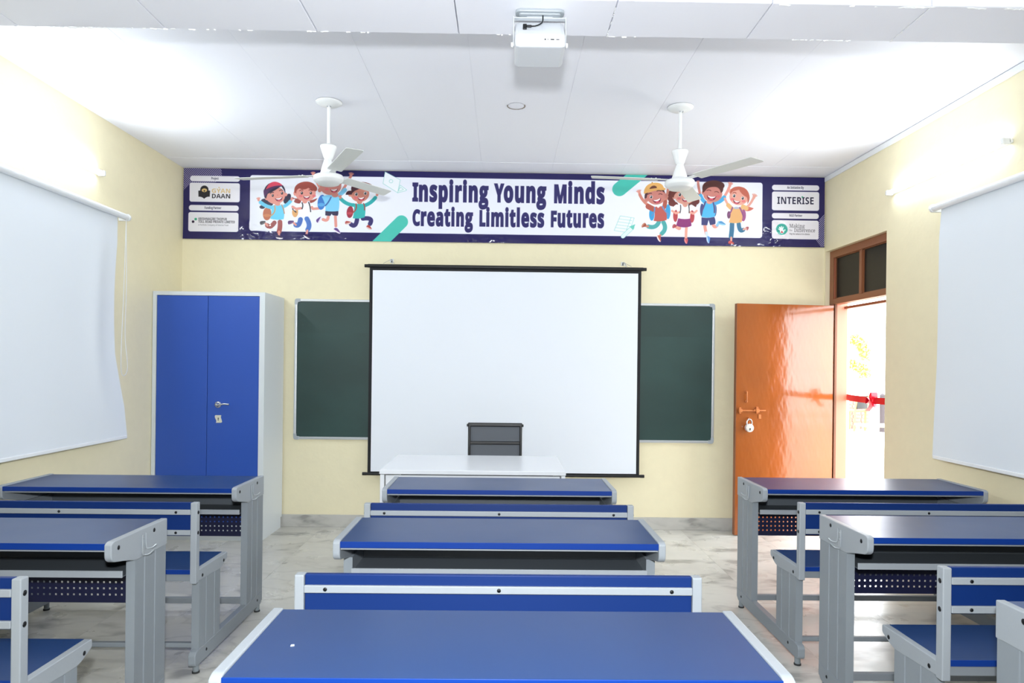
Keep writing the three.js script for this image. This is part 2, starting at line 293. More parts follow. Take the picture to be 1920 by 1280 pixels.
// ------------------------------------------------------------------ tube lights on the side walls
function tubeLight(side, z0, z1, y, label) {
  const x = side < 0 ? XL : XR, L = z1 - z0, t = thing('tube_light', label, 'tube light', [x, y, (z0 + z1) / 2], 0, 'tube lights on the side walls');
  const s = -side;
  part('batten', rbox(0.024, 0.022, L, s * 0.012, 0, 0, 0.004), M.white, t);
  for (const e of [-1, 1]) part('end_cap', rbox(0.05, 0.036, 0.022, s * 0.036, 0, e * (L / 2 - 0.011), 0.006), M.white, t);
  part('lamp_tube', cyl(0.0145, L - 0.044, s * 0.042, 0, 0, 'z', 20), new THREE.MeshStandardMaterial({ color: 0xffffff, emissive: TUBE_COLOR, emissiveIntensity: 8, roughness: 0.4 }), t);
  for (const [dx, dy, k] of [[1, 0, 1], [1, 0.32, 0.7], [1, -0.32, 0.7]]) {
    const l = new THREE.RectAreaLight(TUBE_COLOR, TUBE * k, L - 0.05, 0.024), d = V(s * dx, dy, 0).normalize();
    l.position.set(x + s * 0.042 + d.x * 0.0165, y + d.y * 0.0165, (z0 + z1) / 2); l.lookAt(l.position.clone().add(d)); 
    l.name = 'tube_glow'; scene.add(l);
  }
}
tubeLight(-1, -4.66, -3.49, 2.672, 'glowing white tube light on the left wall above the roller blind');
tubeLight(1, -4.85, -3.70, 2.667, 'glowing white tube light on the right wall above the roller blind');
tubeLight(-1, -0.35, 0.82, 2.672, 'added white tube light, out of view on the left wall in the rear half of the room');  // rear pair added out of view to even out the brightness
tubeLight(1, -0.35, 0.82, 2.667, 'added white tube light, out of view on the right wall in the rear half of the room');
// ------------------------------------------------------------------ camera flash just above the lens
{
  const f = thing('flash_stand', 'black photo flash on a slim light stand, out of view behind the lens', 'flash', [0, 0, 0.42]);
  part('pole', cyl(0.011, 1.3, 0, 0.95, 0), M.black, f);
  for (let k = 0; k < 3; k++) { const a = 0.5 + k * 2.094; part('leg', tube([V(0, 0.36, 0), V(Math.cos(a) * 0.2, 0.16, Math.sin(a) * 0.2), V(Math.cos(a) * 0.34, 0.012, Math.sin(a) * 0.34)], 0.009, 10), M.black, f); }
  part('flash_body', rbox(0.075, 0.05, 0.11, 0, 1.66, -0.30, 0.008), M.black, f); part('bracket', rbox(0.02, 0.03, 0.28, 0, 1.615, -0.13, 0.005), M.black, f);
  part('flash_lamp', rbox(0.066, 0.042, 0.006, 0, 1.66, -0.357, 0.002), new THREE.MeshStandardMaterial({ color: 0xffffff, emissive: 0xffffff, emissiveIntensity: 1 }), f);
  const l = new THREE.SpotLight(FLASH_COLOR, FLASH, 0, 1.15, 0.5, 2); l.position.set(0, 1.66, 0.05); l.target.position.set(0, 1.75, -4); l.castShadow = true; l.shadow.radius = 2.6; l.shadow.mapSize.set(2048, 2048); l.name = 'flash_glow';
  scene.add(l, l.target);
}
// ------------------------------------------------------------------ banner over the front wall
{
  const W = 2048, H = 228, cv = document.createElement('canvas'); cv.width = W; cv.height = H;
  const c = cv.getContext('2d'), NAVY = '#1e1857', PAPER = '#eef0fa';
  const SX = W / 1202, SY = H / 135, SH = 0.0158;
  const base = () => c.setTransform(SX, -SH * SY, 0, SY, -344.5 * SX, -(313 - SH * 344.5) * SY);
  c.setTransform(1, 0, 0, 1, 0, 0); c.fillStyle = NAVY; c.fillRect(0, 0, W, H);
  base();
  const rr = (x, y, w, h, r, col) => { c.fillStyle = col; c.beginPath(); c.save(); c.translate(x, y); c.transform(1, SH, 0, 1, 0, 0); c.roundRect(0, 0, w, h, r); c.fill(); c.restore(); };
  const at = (x, y, fn) => { c.save(); c.translate(x, y); c.transform(1, SH, 0, 1, 0, 0); fn(); c.restore(); };
  const text = (s, x, y, w, size, font, col, sy = 1) => at(x, y, () => { c.font = `${font.includes('bold') ? 'bold ' : ''}100px ${font.replace('bold ', '')}`; const m = c.measureText(s).width; c.scale(w / m, size / 100 * sy); c.fillStyle = col; c.fillText(s, 0, 0); });
  // hatching in two corners
  const hatch = (x0, y0, x1, y1, clip, dir) => { c.save(); c.beginPath(); clip.forEach(([x, y], i) => (i ? c.lineTo(x, y) : c.moveTo(x, y))); c.closePath(); c.clip(); c.strokeStyle = '#c9c6e2'; c.lineWidth = 0.9; for (let x = x0 - 120; x < x1 + 120; x += 3.55) { c.beginPath(); c.moveTo(x, y0); c.lineTo(x + dir * (y1 - y0) * 0.85, y1); c.stroke(); } c.restore(); };
  hatch(346, 310, 416, 356, [[344, 312], [414, 312], [416, 327], [404, 341], [357, 343], [345, 356]], 1);
  hatch(1520, 396, 1547, 466, [[1536, 412], [1548, 402], [1548, 466], [1540, 466], [1530, 452], [1536, 446]], -1);
  // main panel
  rr(468, 326.5, 960.5, 107, 5, PAPER);
  // capsules
  c.strokeStyle = '#4cc3b3'; c.lineCap = 'round'; c.lineWidth = 25; c.beginPath(); c.moveTo(750.5, 416.5); c.lineTo(690, 478); c.stroke();
  c.strokeStyle = '#47bfb0'; c.lineWidth = 27; c.beginPath(); c.moveTo(1158.5, 354); c.lineTo(1222, 300); c.stroke();
  // slogan, heavy condensed letters
  const word = (s, x0, x1, y, cap) => at(x0, y, () => {
    c.font = 'bold 100px sans-serif'; c.lineJoin = 'miter';
    const lo = 1.13, ws = [...s].map((ch, i) => c.measureText(ch).width * (i ? lo : 1) + (i ? 4 : 0)), tot = ws.reduce((a, b) => a + b, 0) - 6;
    const k = cap / 71.4; c.scale((x1 - x0) / tot, k); c.fillStyle = c.strokeStyle = '#2b2664'; c.lineWidth = 7.2;
    let x = -4; [...s].forEach((ch, i) => { c.save(); c.translate(x, 0); if (i) c.scale(lo, lo); c.fillText(ch, 0, 0); c.strokeText(ch, 0, 0); c.restore(); x += ws[i]; });
  });
  word('Inspiring', 771.5, 913, 375.8, 33.6); word('Young', 925.5, 1021.5, 377.9, 33.6); word('Minds', 1035.5, 1131.5, 379.7, 33.6);
  word('Creating', 771.5, 884.5, 422.6, 29); word('Limitless', 896, 1018.5, 424.0, 29); word('Futures', 1030, 1131, 425.6, 29);
  // side cards
  const CARD = '#eceaf2', INK = '#2a2740';
  rr(356.8, 327.6, 92.5, 10.6, 5, CARD); rr(356, 340.8, 93.3, 36.5, 4, CARD); rr(355, 383.3, 92.6, 10.8, 5, CARD); rr(354.3, 397, 93, 37, 4, CARD);
  rr(1446.3, 345.7, 89.5, 10.6, 5, CARD); rr(1446.5, 358.6, 89.4, 36.3, 4, CARD); rr(1446.5, 400, 89, 10.8, 5, CARD); rr(1446.4, 413.9, 89.2, 36.3, 4, CARD);
  text('Project', 396, 334.9, 13.5, 6, 'bold sans-serif', INK); text('Funding Partner', 384, 390.9, 31, 6.4, 'bold sans-serif', INK);
  text('An Initiative By', 1475, 353.2, 31.5, 6, 'bold sans-serif', INK); text('NGO Partner', 1479.5, 407.3, 24.5, 6, 'bold sans-serif', INK);
  text('GYAN', 396.5, 360.4, 36, 11.5, 'bold sans-serif', '#dcbf8c'); text('DAAN', 396.5, 370.8, 36, 12, 'bold sans-serif', '#26232c');
  c.fillStyle = '#dcbf8c'; c.beginPath(); c.arc(410.5, 350.5, 1.3, 0, 7); c.fill();
  // reader emblem
  c.fillStyle = '#24222b'; c.beginPath(); c.ellipse(383.4, 354.6, 7.6, 8, 0, 0, 7); c.fill();
  c.beginPath(); c.moveTo(372.3, 356.5); c.quadraticCurveTo(378, 355, 383.3, 360); c.quadraticCurveTo(389, 355, 394, 356.5); c.lineTo(393.4, 368); c.quadraticCurveTo(388, 367, 383.2, 371.8); c.quadraticCurveTo(378, 367, 372.6, 368); c.closePath(); c.fill();
  c.fillStyle = '#d9b878'; c.beginPath(); c.ellipse(383.4, 355.6, 5.2, 3.6, 0, 0, 7); c.fill(); c.fillStyle = '#24222b'; c.beginPath(); c.arc(383.4, 356.8, 1.4, 0, 7); c.fill();
  // sponsor lines
  c.fillStyle = '#3aa77f'; c.beginPath(); c.arc(368, 410.6, 2.4, 0, 7); c.fill(); c.fillStyle = '#2b1c3a'; c.beginPath(); c.arc(363.2, 415.5, 2.4, 0, 7); c.fill();
  text('KRISHNAGIRI THOPUR', 372.8, 412.6, 53, 6.2, 'bold sans-serif', '#4a4852'); text('TOLL ROAD PRIVATE LIMITED', 372.8, 417.9, 68, 6.2, 'bold sans-serif', '#3a3842'); text('A Portfolio Company of Interise Trust', 372.8, 423, 56, 4.4, 'sans-serif', '#84828c');
  text('INTERISE', 1456, 382.8, 70.5, 18.6, 'bold sans-serif', '#262440'); c.fillStyle = '#3aa77f'; c.beginPath(); c.arc(1504, 369.6, 1.5, 0, 7); c.fill();
  // hand emblem
  c.fillStyle = '#3fae9f'; c.beginPath(); c.arc(1465.4, 431.8, 11, 0, 7); c.fill();
  c.strokeStyle = '#e9f3f2'; c.lineWidth = 1.9; for (const [a, l] of [[-2.5, 7], [-2.05, 8.6], [-1.65, 9.2], [-1.25, 8.4], [-0.35, 6.4]]) { c.beginPath(); c.moveTo(1465.4, 435.5); c.lineTo(1465.4 + Math.cos(a) * l, 435.5 + Math.sin(a) * l); c.stroke(); }
  c.fillStyle = '#e9f3f2'; c.beginPath(); c.arc(1465.4, 436.5, 3.9, 0, 7); c.fill(); c.fillStyle = '#c23b4b'; c.beginPath(); c.moveTo(1462.6, 439); c.lineTo(1465.4, 434.5); c.lineTo(1468.2, 439); c.closePath(); c.fill();
  text('Making', 1479.5, 428.8, 29.5, 9.4, 'serif', '#3a3840'); text('the', 1479.5, 435, 6, 4.2, 'serif', '#6a6870'); text('Difference', 1488.5, 437, 40.5, 9.4, 'serif', '#3a3840'); text('Pay for where it is Given', 1479.7, 442, 39, 4.2, 'bold sans-serif', '#55535c');
  // laptop and notebook line drawings
  c.strokeStyle = '#8ccfc9'; c.lineWidth = 0.7; c.fillStyle = '#f3f7fb'; c.lineJoin = 'round';
  const path = (pts, close = true, fill = true) => { c.beginPath(); pts.forEach(([x, y], i) => (i ? c.lineTo(x, y) : c.moveTo(x, y))); if (close) c.closePath(); if (fill) c.fill(); c.stroke(); };
  path([[719, 320.5], [747.5, 336], [743, 360.8], [715.5, 343]]); path([[743, 360.8], [747.5, 346], [759.8, 355.2], [757.5, 357]]); path([[744.3, 356.5], [748.5, 350], [753.8, 354.5], [746, 357.6]]); c.beginPath(); c.arc(730.3, 338.6, 3.3, 0, 7); c.stroke();
  c.fillStyle = '#eef3fa'; path([[1160.5, 405.5], [1187, 409.5], [1177, 438], [1149.5, 433.5]]); for (let k = 1; k < 5; k++) path([[1160.5 - 2.2 * k, 405.5 + 5.6 * k], [1185 - 2.2 * k, 409 + 5.6 * k]], false, false); path([[1181, 408.5], [1171, 437]], false, false);
  c.save(); c.lineCap = 'round'; c.strokeStyle = '#8ccfc9'; c.lineWidth = 8; c.beginPath(); c.moveTo(1183.5, 428); c.lineTo(1166, 445); c.stroke(); c.strokeStyle = '#e2f2f1'; c.lineWidth = 6.6; c.beginPath(); c.moveTo(1183, 428.6); c.lineTo(1166, 445); c.stroke(); c.fillStyle = '#67c6b6'; c.beginPath(); c.moveTo(1178, 426); c.lineTo(1189, 421.5); c.lineTo(1185, 432.5); c.closePath(); c.fill(); c.restore();

  // eight leaping schoolchildren
  const zoomTo = (x, y) => { base(); c.translate(x, y); c.scale(1 / 6.4, 1 / 6.4); c.lineCap = c.lineJoin = 'round'; };
  const E = (x, y, rx, ry, col, rot = 0) => { c.fillStyle = col; c.beginPath(); c.ellipse(x, y, rx, ry, rot, 0, 7); c.fill(); };
  const L = (pts, w, col) => { c.strokeStyle = col; c.lineWidth = w; c.beginPath(); c.moveTo(...pts[0]); if (pts.length === 3) c.quadraticCurveTo(...pts[1], ...pts[2]); else for (const p of pts.slice(1)) c.lineTo(...p); c.stroke(); };
  const K = (pts, w, col) => { c.strokeStyle = col; c.lineWidth = w; c.beginPath(); pts.forEach((p, i) => (i ? c.lineTo(...p) : c.moveTo(...p))); c.stroke(); };
  const P = (pts, col) => { c.fillStyle = col; c.beginPath(); pts.forEach((p, i) => (i ? (p.length === 4 ? c.quadraticCurveTo(...p) : c.lineTo(...p)) : c.moveTo(...p))); c.closePath(); c.fill(); };
  const hand = (x, y, a, col, s = 1) => { E(x, y, 17 * s, 19 * s, col); for (let k = -2; k <= 2; k++) L([[x, y], [x + Math.cos(a + k * 0.36) * 40 * s, y + Math.sin(a + k * 0.36) * 40 * s]], 10 * s, col); };
  const mouth = (x, y, w, rot, tongue = '#d5566a') => { c.save(); c.translate(x, y); c.rotate(rot); P([[-w, -w * 0.25], [0, w * 0.1, w, -w * 0.25], [w * 0.8, w * 0.75, 0, w * 0.8], [-w * 0.85, w * 0.7, -w, -w * 0.25]], '#7c2437'); E(0, w * 0.5, w * 0.45, w * 0.22, tongue); P([[-w * 0.85, -w * 0.2], [0, w * 0.12, w * 0.85, -w * 0.2], [w * 0.7, w * 0.22, 0, w * 0.32], [-w * 0.7, w * 0.2, -w * 0.85, -w * 0.2]], '#ffffff'); c.restore(); };
  const eye = (x, y, s = 1, white = false) => { if (white) E(x, y, 19 * s, 22 * s, '#ffffff'); E(x, y, 14 * s, 19 * s, '#33323a'); E(x - 4 * s, y - 7 * s, 5 * s, 6 * s, '#ffffff'); };
  const brow = (x, y, w, rot, col) => { c.save(); c.translate(x, y); c.rotate(rot); L([[-w, 6], [0, -9], [w, 6]], 9, col); c.restore(); };
  const cheek = (x, y) => E(x, y, 24, 16, 'rgba(226,90,105,0.55)');
  const shoe = (x, y, rot, col, sole = '#f2eef2', w = 44) => { c.save(); c.translate(x, y); c.rotate(rot); E(0, 5, w, 17, sole); P([[-w * 0.95, 4], [-w * 0.9, -26, -w * 0.3, -26], [w * 0.3, -20, w, 4]], col); c.restore(); };
  const S1 = '#e3988b', S2 = '#cf8473', S3 = '#c98076', S4 = '#e6a493';
  // first group
  zoomTo(460, 310);
  { // girl with a red cap
    E(255, 440, 75, 42, '#2c2742', 0.3); E(200, 497, 34, 22, '#2c2742'); E(495, 400, 42, 62, '#2c2742', 0.4); E(515, 358, 24, 24, '#2c2742');
    E(258, 580, 50, 80, '#bd6d4c', 0.05); E(255, 600, 44, 18, '#cf8358');
    L([[345, 690], [300, 760], [262, 722]], 54, '#9b4f4c'); L([[412, 680], [418, 740], [402, 800]], 56, '#a3544f'); L([[402, 800], [402, 840]], 26, S1); shoe(408, 868, 0.12, '#3a2b4e'); L([[262, 722], [242, 700]], 26, S1); shoe(208, 688, -0.6, '#4a4650', '#6d6b70', 36);
    L([[178, 440], [250, 500], [335, 505]], 44, '#6ac8ea'); L([[455, 490], [500, 470], [535, 425]], 40, '#6ac8ea'); hand(155, 412, -1.7, S1, 0.8); hand(545, 410, -1.2, S1, 0.7);
    P([[300, 485], [380, 455, 455, 480], [470, 560, 455, 645], [380, 665, 296, 640], [320, 560, 300, 485]], '#68cdf0');
    L([[345, 480], [370, 560], [300, 605]], 15, '#c79a72'); L([[430, 470], [455, 520], [462, 575]], 12, '#b98a66');
    E(380, 460, 34, 22, S1); E(352, 355, 118, 106, S1, 0.12); E(255, 392, 26, 24, S1); E(476, 345, 20, 22, S1);
    P([[224, 380], [195, 270, 270, 215], [340, 175, 440, 232], [480, 280, 470, 335], [455, 280, 420, 240], [350, 300, 262, 335], [250, 360, 244, 395]], '#2c2742');
    P([[236, 290], [270, 185, 350, 188], [410, 195, 438, 236], [330, 235, 236, 290]], '#dc4560'); P([[214, 330], [205, 270, 236, 285], [330, 225, 445, 236], [420, 250, 350, 262], [270, 290, 226, 380]], '#56305e');
    eye(322, 356, 0.85); eye(432, 328, 0.9); brow(310, 320, 20, -0.3, '#4b2c34'); brow(420, 290, 20, -0.1, '#4b2c34'); mouth(395, 392, 46, -0.2); E(380, 352, 7, 5, '#cf7d72');
  }
  { // girl with auburn hair
    P([[590, 400], [550, 400, 552, 372], [580, 400, 640, 390], [680, 430, 640, 455], [590, 452, 575, 430]], '#9a4640'); P([[760, 420], [830, 400, 855, 388], [830, 440, 770, 450]], '#9a4640');
    E(590, 560, 36, 62, '#e0a663'); L([[560, 520], [600, 560]], 14, '#3b3440');
    L([[655, 650], [640, 740], [600, 716]], 58, '#3d69b7'); L([[730, 640], [780, 720], [742, 775]], 56, '#4371c0'); L([[738, 785], [730, 830]], 26, S1); shoe(738, 862, 0.55, '#3f2a52'); L([[600, 716], [575, 692]], 24, S1); shoe(540, 682, -0.5, '#51306a', '#6d4d80', 38);
    P([[628, 470], [700, 440, 770, 465], [790, 530, 765, 608], [690, 625, 628, 606], [650, 540, 628, 470]], '#fbfbfd'); L([[630, 478], [590, 520]], 42, '#fbfbfd'); L([[775, 470], [815, 500]], 36, '#fbfbfd');
    K([[560, 495], [600, 520], [660, 512]], 30, S1); K([[870, 515], [800, 520], [790, 500]], 30, S1); L([[672, 445], [690, 480], [672, 520]], 13, '#2f2c38'); L([[750, 440], [770, 480], [775, 555]], 13, '#2f2c38');
    E(705, 430, 30, 24, S1); E(712, 330, 122, 100, S1); E(588, 330, 20, 30, S1);
    P([[580, 320], [560, 215, 690, 188], [800, 175, 848, 260], [856, 290, 835, 305], [790, 300, 745, 262], [690, 300, 640, 268], [600, 280, 600, 330]], '#a34c42');
    eye(668, 326, 0.95); eye(775, 326, 0.95); brow(660, 290, 20, -0.15, '#7c3430'); brow(772, 288, 20, 0.15, '#7c3430'); cheek(655, 362); cheek(815, 362); mouth(725, 372, 40, 0);
  }
  { // boy in light blue, arms up
    hand(800, 105, -1.6, S1, 0.95); hand(1250, 118, -1.4, S3, 1.05); L([[805, 120], [850, 200], [900, 290]], 32, S1); L([[1240, 140], [1190, 230], [1140, 320]], 32, S3); L([[1180, 290], [1130, 345], [1085, 370]], 52, '#79c1e6');
    E(905, 440, 48, 92, '#3b79c9', 0.12); E(900, 470, 44, 22, '#5aa7e0');
    L([[985, 620], [980, 680], [925, 650]], 36, S1); L([[1070, 610], [1075, 680], [1078, 730]], 34, S1); shoe(1095, 790, 0.55, '#5b3a82', '#f0e6ef', 50); shoe(875, 652, -1.1, '#5b3a82', '#e8dff0', 44);
    P([[950, 545], [1030, 530, 1105, 545], [1110, 580, 1098, 605], [1040, 600], [1025, 580], [1010, 608], [950, 600]], '#2e2848');
    P([[905, 370], [1010, 330, 1110, 365], [1125, 460, 1108, 548], [1030, 560, 950, 545], [960, 470, 905, 370]], '#7fcdf2'); L([[1015, 380], [985, 450], [950, 480]], 16, '#3e64a8');
    E(1065, 350, 40, 30, S3); E(1010, 240, 128, 112, S3); E(880, 290, 22, 28, S3); P([[885, 220], [890, 120, 1010, 118], [1130, 120, 1140, 220], [1080, 170, 1010, 180], [930, 180, 885, 220]], '#5b2f2a'); eye(970, 230); eye(1090, 226); mouth(1052, 288, 46, -0.08); cheek(965, 280);
  }
  { // boy in teal
    P([[1300, 215], [1330, 180, 1360, 190], [1440, 190, 1500, 225], [1490, 275], [1300, 300]], '#6d2f27'); 
    L([[1135, 400], [1200, 470], [1290, 475]], 44, '#2fa9ab'); L([[1420, 480], [1500, 450], [1545, 385]], 44, '#2fa9ab'); hand(1130, 385, -1.9, S2, 0.8); hand(1565, 350, -1.2, S2, 0.9);
    E(1245, 560, 40, 72, '#a02f3f', 0.1); E(1240, 575, 36, 16, '#c24452');
    L([[1330, 650], [1315, 760], [1258, 710]], 52, '#372f6b'); L([[1400, 640], [1530, 620], [1485, 705]], 52, '#372f6b'); shoe(1222, 690, -0.3, '#b5544c', '#e6c9c4', 38); shoe(1475, 750, 0.45, '#b5403c', '#e6c9c4', 38); 
    P([[1290, 470], [1360, 445, 1425, 470], [1435, 560, 1420, 625], [1350, 650, 1278, 635], [1300, 550, 1290, 470]], '#35b3b1'); L([[1315, 460], [1335, 530], [1275, 570]], 14, '#a0473f'); L([[1405, 455], [1425, 490], [1418, 535]], 13, '#a0473f');
    E(1358, 440, 32, 22, S2); E(1360, 335, 112, 102, S2); E(1245, 340, 26, 32, S2); P([[1190, 350], [1195, 290, 1260, 300], [1240, 240, 1300, 215], [1400, 185, 1490, 240], [1400, 250, 1300, 300], [1260, 330, 1262, 345]], '#4a2430'); eye(1318, 342, 1, true); eye(1425, 330, 1, true); mouth(1378, 388, 44, -0.1); cheek(1310, 385);
  }
  // second group
  zoomTo(1120, 310);
  { // boy with a yellow cap
    E(640, 590, 32, 80, '#3c9ed6'); E(835, 560, 30, 92, '#3c9ed6');
    L([[725, 690], [690, 770], [600, 742]], 52, '#4fa8a8'); L([[780, 690], [830, 770], [762, 830]], 52, '#4fa8a8'); L([[745, 850], [735, 870]], 26, S2); shoe(732, 890, 1.1, '#c0604c', '#f4e6e0', 44); L([[595, 740], [560, 735]], 26, S2); shoe(545, 728, 2.2, '#a2503c', '#c98a72', 34);
    hand(488, 330, -1.9, S1); hand(835, 245, -1.5, S1, 0.9); L([[492, 350], [530, 440], [610, 490]], 34, S2); L([[832, 260], [830, 360], [805, 430]], 30, S2); L([[595, 495], [660, 530]], 64, '#b05a4c'); L([[800, 440], [790, 500]], 50, '#b05a4c');
    P([[660, 510], [720, 480, 790, 500], [830, 590, 820, 662], [740, 690, 662, 672], [690, 590, 660, 510]], '#bd5c54'); P([[690, 490], [715, 515], [745, 488], [735, 470], [700, 470]], '#f3eef2'); L([[672, 510], [680, 570], [640, 610]], 15, '#6a8fc2'); L([[765, 495], [800, 560], [838, 590]], 15, '#6a8fc2');
    E(690, 365, 116, 108, S3); E(575, 412, 26, 28, S3); E(800, 362, 20, 28, S3); P([[550, 400], [545, 300, 600, 300], [700, 250, 795, 330], [780, 300, 790, 290], [690, 270, 610, 310], [580, 330, 575, 390]], '#4b2b30');
    P([[540, 340], [540, 230, 640, 205], [760, 190, 780, 262], [830, 280, 780, 296], [690, 290, 600, 322]], '#e7b066'); P([[608, 280], [620, 240, 665, 238], [705, 250, 695, 268]], '#6d4034'); E(640, 202, 8, 8, '#b5813f');
    eye(630, 378, 0.95, true); L([[720, 345], [740, 332], [762, 348]], 8, '#5b3034'); brow(610, 335, 24, -0.3, '#4b2b30'); brow(722, 300, 24, 0, '#4b2b30'); mouth(700, 415, 52, -0.25); 
  }
  { // girl with curly hair
    for (const [x, y, r] of [[880, 330, 40], [865, 400, 36], [880, 450, 42], [920, 475, 36], [1130, 470, 50], [1170, 430, 44], [1160, 370, 50], [870, 360, 36]]) E(x, y, r, r, '#6f332f');
    E(925, 610, 28, 76, '#b64248'); E(1125, 620, 30, 76, '#b64248');
    L([[970, 740], [1000, 800], [925, 740]], 36, S4); L([[1060, 740], [1055, 810], [1055, 880]], 34, S4); shoe(1058, 920, 1.25, '#cf5a5f', '#e58a88', 36); shoe(912, 740, 2.0, '#a8424e', '#b85a60', 28);
    P([[960, 640], [1030, 655, 1100, 640], [1120, 690, 1120, 735], [1030, 775, 935, 730], [945, 690, 960, 640]], '#8a2f72');
    P([[930, 490], [1040, 470, 1130, 490], [1105, 560, 1100, 645], [1030, 660, 960, 640], [960, 560, 930, 490]], '#fbfafc'); L([[940, 495], [900, 530]], 50, '#fbfafc'); L([[1115, 495], [1165, 530]], 46, '#fbfafc'); K([[885, 550], [930, 580], [975, 565]], 26, S4); K([[1180, 550], [1140, 585], [1095, 565]], 26, S4); L([[985, 480], [992, 530], [980, 575]], 11, '#33303c'); L([[1085, 480], [1092, 530], [1090, 575]], 11, '#33303c');
    E(1040, 470, 32, 34, S4); E(1035, 365, 122, 105, S4); E(905, 375, 20, 32, S4); P([[870, 370], [860, 250, 1000, 235], [1170, 240, 1180, 390], [1150, 300, 1060, 300], [960, 280, 930, 330], [910, 340, 900, 390]], '#763730');
    eye(975, 350, 1.05, true); eye(1105, 350, 1.05, true); cheek(965, 398); cheek(1120, 398); mouth(1040, 408, 40, 0.05);
  }
  { // boy in bright blue
    E(1245, 540, 24, 80, '#454a80'); E(1398, 540, 24, 80, '#454a80');
    L([[1280, 720], [1285, 780], [1300, 830]], 38, S1); L([[1300, 820], [1312, 860]], 32, '#cfe0f2'); shoe(1325, 905, 1.35, '#5a8fd0', '#b9d3ee', 46); L([[1380, 720], [1400, 770], [1430, 730]], 38, S1); L([[1430, 730], [1452, 690]], 32, '#8cc5ea'); shoe(1490, 705, 0.2, '#4f93c8', '#8cc5ea', 46);
    hand(1195, 205, -1.7, S3, 0.7); hand(1578, 238, -1.3, S1, 1.05); L([[1195, 215], [1205, 300], [1230, 380]], 30, S3); L([[1570, 260], [1540, 340], [1500, 390]], 32, S1); L([[1225, 360], [1250, 430], [1290, 450]], 44, '#49a7dc'); L([[1510, 385], [1470, 440], [1400, 455]], 50, '#49a7dc');
    P([[1240, 630], [1320, 645, 1395, 625], [1415, 670, 1408, 712], [1345, 728], [1325, 660], [1310, 728], [1240, 725]], '#34346c');
    P([[1262, 460], [1330, 430, 1400, 455], [1420, 540, 1400, 622], [1320, 645, 1240, 625], [1262, 540, 1262, 460]], '#4ab2e4'); L([[1285, 440], [1268, 500], [1240, 560]], 18, '#54497e'); L([[1380, 450], [1400, 510], [1395, 570]], 18, '#54497e');
    E(1335, 440, 36, 26, S1); E(1372, 340, 116, 104, S3); E(1262, 325, 24, 28, S3); P([[1255, 330], [1225, 230, 1290, 195], [1400, 150, 1495, 205], [1530, 240, 1500, 270], [1500, 320, 1470, 330], [1460, 260, 1400, 255], [1310, 250, 1285, 300]], '#552b28');
    L([[1300, 300], [1325, 284], [1350, 302]], 8, '#5b2c2c'); L([[1395, 318], [1420, 304], [1445, 325]], 8, '#5b2c2c'); mouth(1358, 378, 58, 0.12); cheek(1440, 372);
  }
  { // girl with red hair
    P([[1770, 500], [1800, 490, 1870, 520], [1830, 560, 1780, 555], [1740, 540, 1740, 510]], '#c8604c');
    E(1570, 600, 22, 46, '#6d3c60'); E(1745, 605, 32, 74, '#9a4a80');
    L([[1610, 710], [1610, 790], [1600, 870]], 56, '#3a7296'); L([[1690, 710], [1700, 820], [1745, 785]], 50, '#3a7296'); L([[1602, 880], [1602, 915]], 24, S4); shoe(1600, 945, 0.1, '#c4524e', '#a84040', 38); L([[1750, 780], [1780, 765]], 22, S4); shoe(1792, 770, 1.2, '#a8545c', '#d9a8a4', 24);
    hand(1870, 385, -1.2, S4, 1.1); L([[1862, 400], [1830, 470], [1790, 500]], 30, S4); L([[1520, 400], [1540, 450], [1570, 490]], 28, S4); L([[1560, 480], [1600, 520]], 50, '#e2b072'); L([[1740, 500], [1780, 520]], 56, '#e2b072');
    P([[1590, 520], [1660, 490, 1730, 515], [1745, 610, 1725, 690], [1650, 712, 1570, 695], [1600, 610, 1590, 520]], '#e0a868'); L([[1612, 510], [1600, 560], [1568, 600]], 17, '#86427c'); L([[1700, 510], [1728, 560], [1745, 620]], 17, '#86427c'); E(1660, 515, 34, 14, '#aab0c0');
    E(1692, 375, 118, 106, S4); E(1590, 310, 24, 30, S4); P([[1580, 320], [1590, 250, 1690, 250], [1810, 262, 1820, 390], [1815, 440, 1790, 470], [1800, 400, 1780, 380], [1720, 350, 1690, 290], [1650, 300, 1615, 310], [1595, 330, 1590, 350]], '#c26552');
    eye(1632, 365, 1.0, true); eye(1735, 395, 1.0, true); brow(1635, 325, 20, 0, '#a34c42'); cheek(1610, 408); cheek(1745, 432); mouth(1662, 432, 44, 0.25);
  }
  c.setTransform(1, 0, 0, 1, 0, 0);
  const tex = new THREE.CanvasTexture(cv); tex.colorSpace = THREE.SRGBColorSpace; tex.anisotropy = 8;
  const BW = XR - XL - 0.018, BH = 0.606, b = thing('banner', 'long printed vinyl banner with slogan and leaping schoolchildren above the screen', 'banner', [(XL + XR) / 2, 2.457 + BH / 2, ZF + 0.012]);
  const g = new THREE.PlaneGeometry(BW, BH, 480, 60), p = g.attributes.position;
  // creases pressed into the vinyl where the photograph shows them
  const crease = (x, y, cx, cy, rx, ry) => { const q = ((x - cx) / rx) ** 2 + ((y - cy) / ry) ** 2; return q < 1 ? (1 - q) ** 2 : 0; };
  const px = (u) => (u - 945.5) / 1202 * BW;
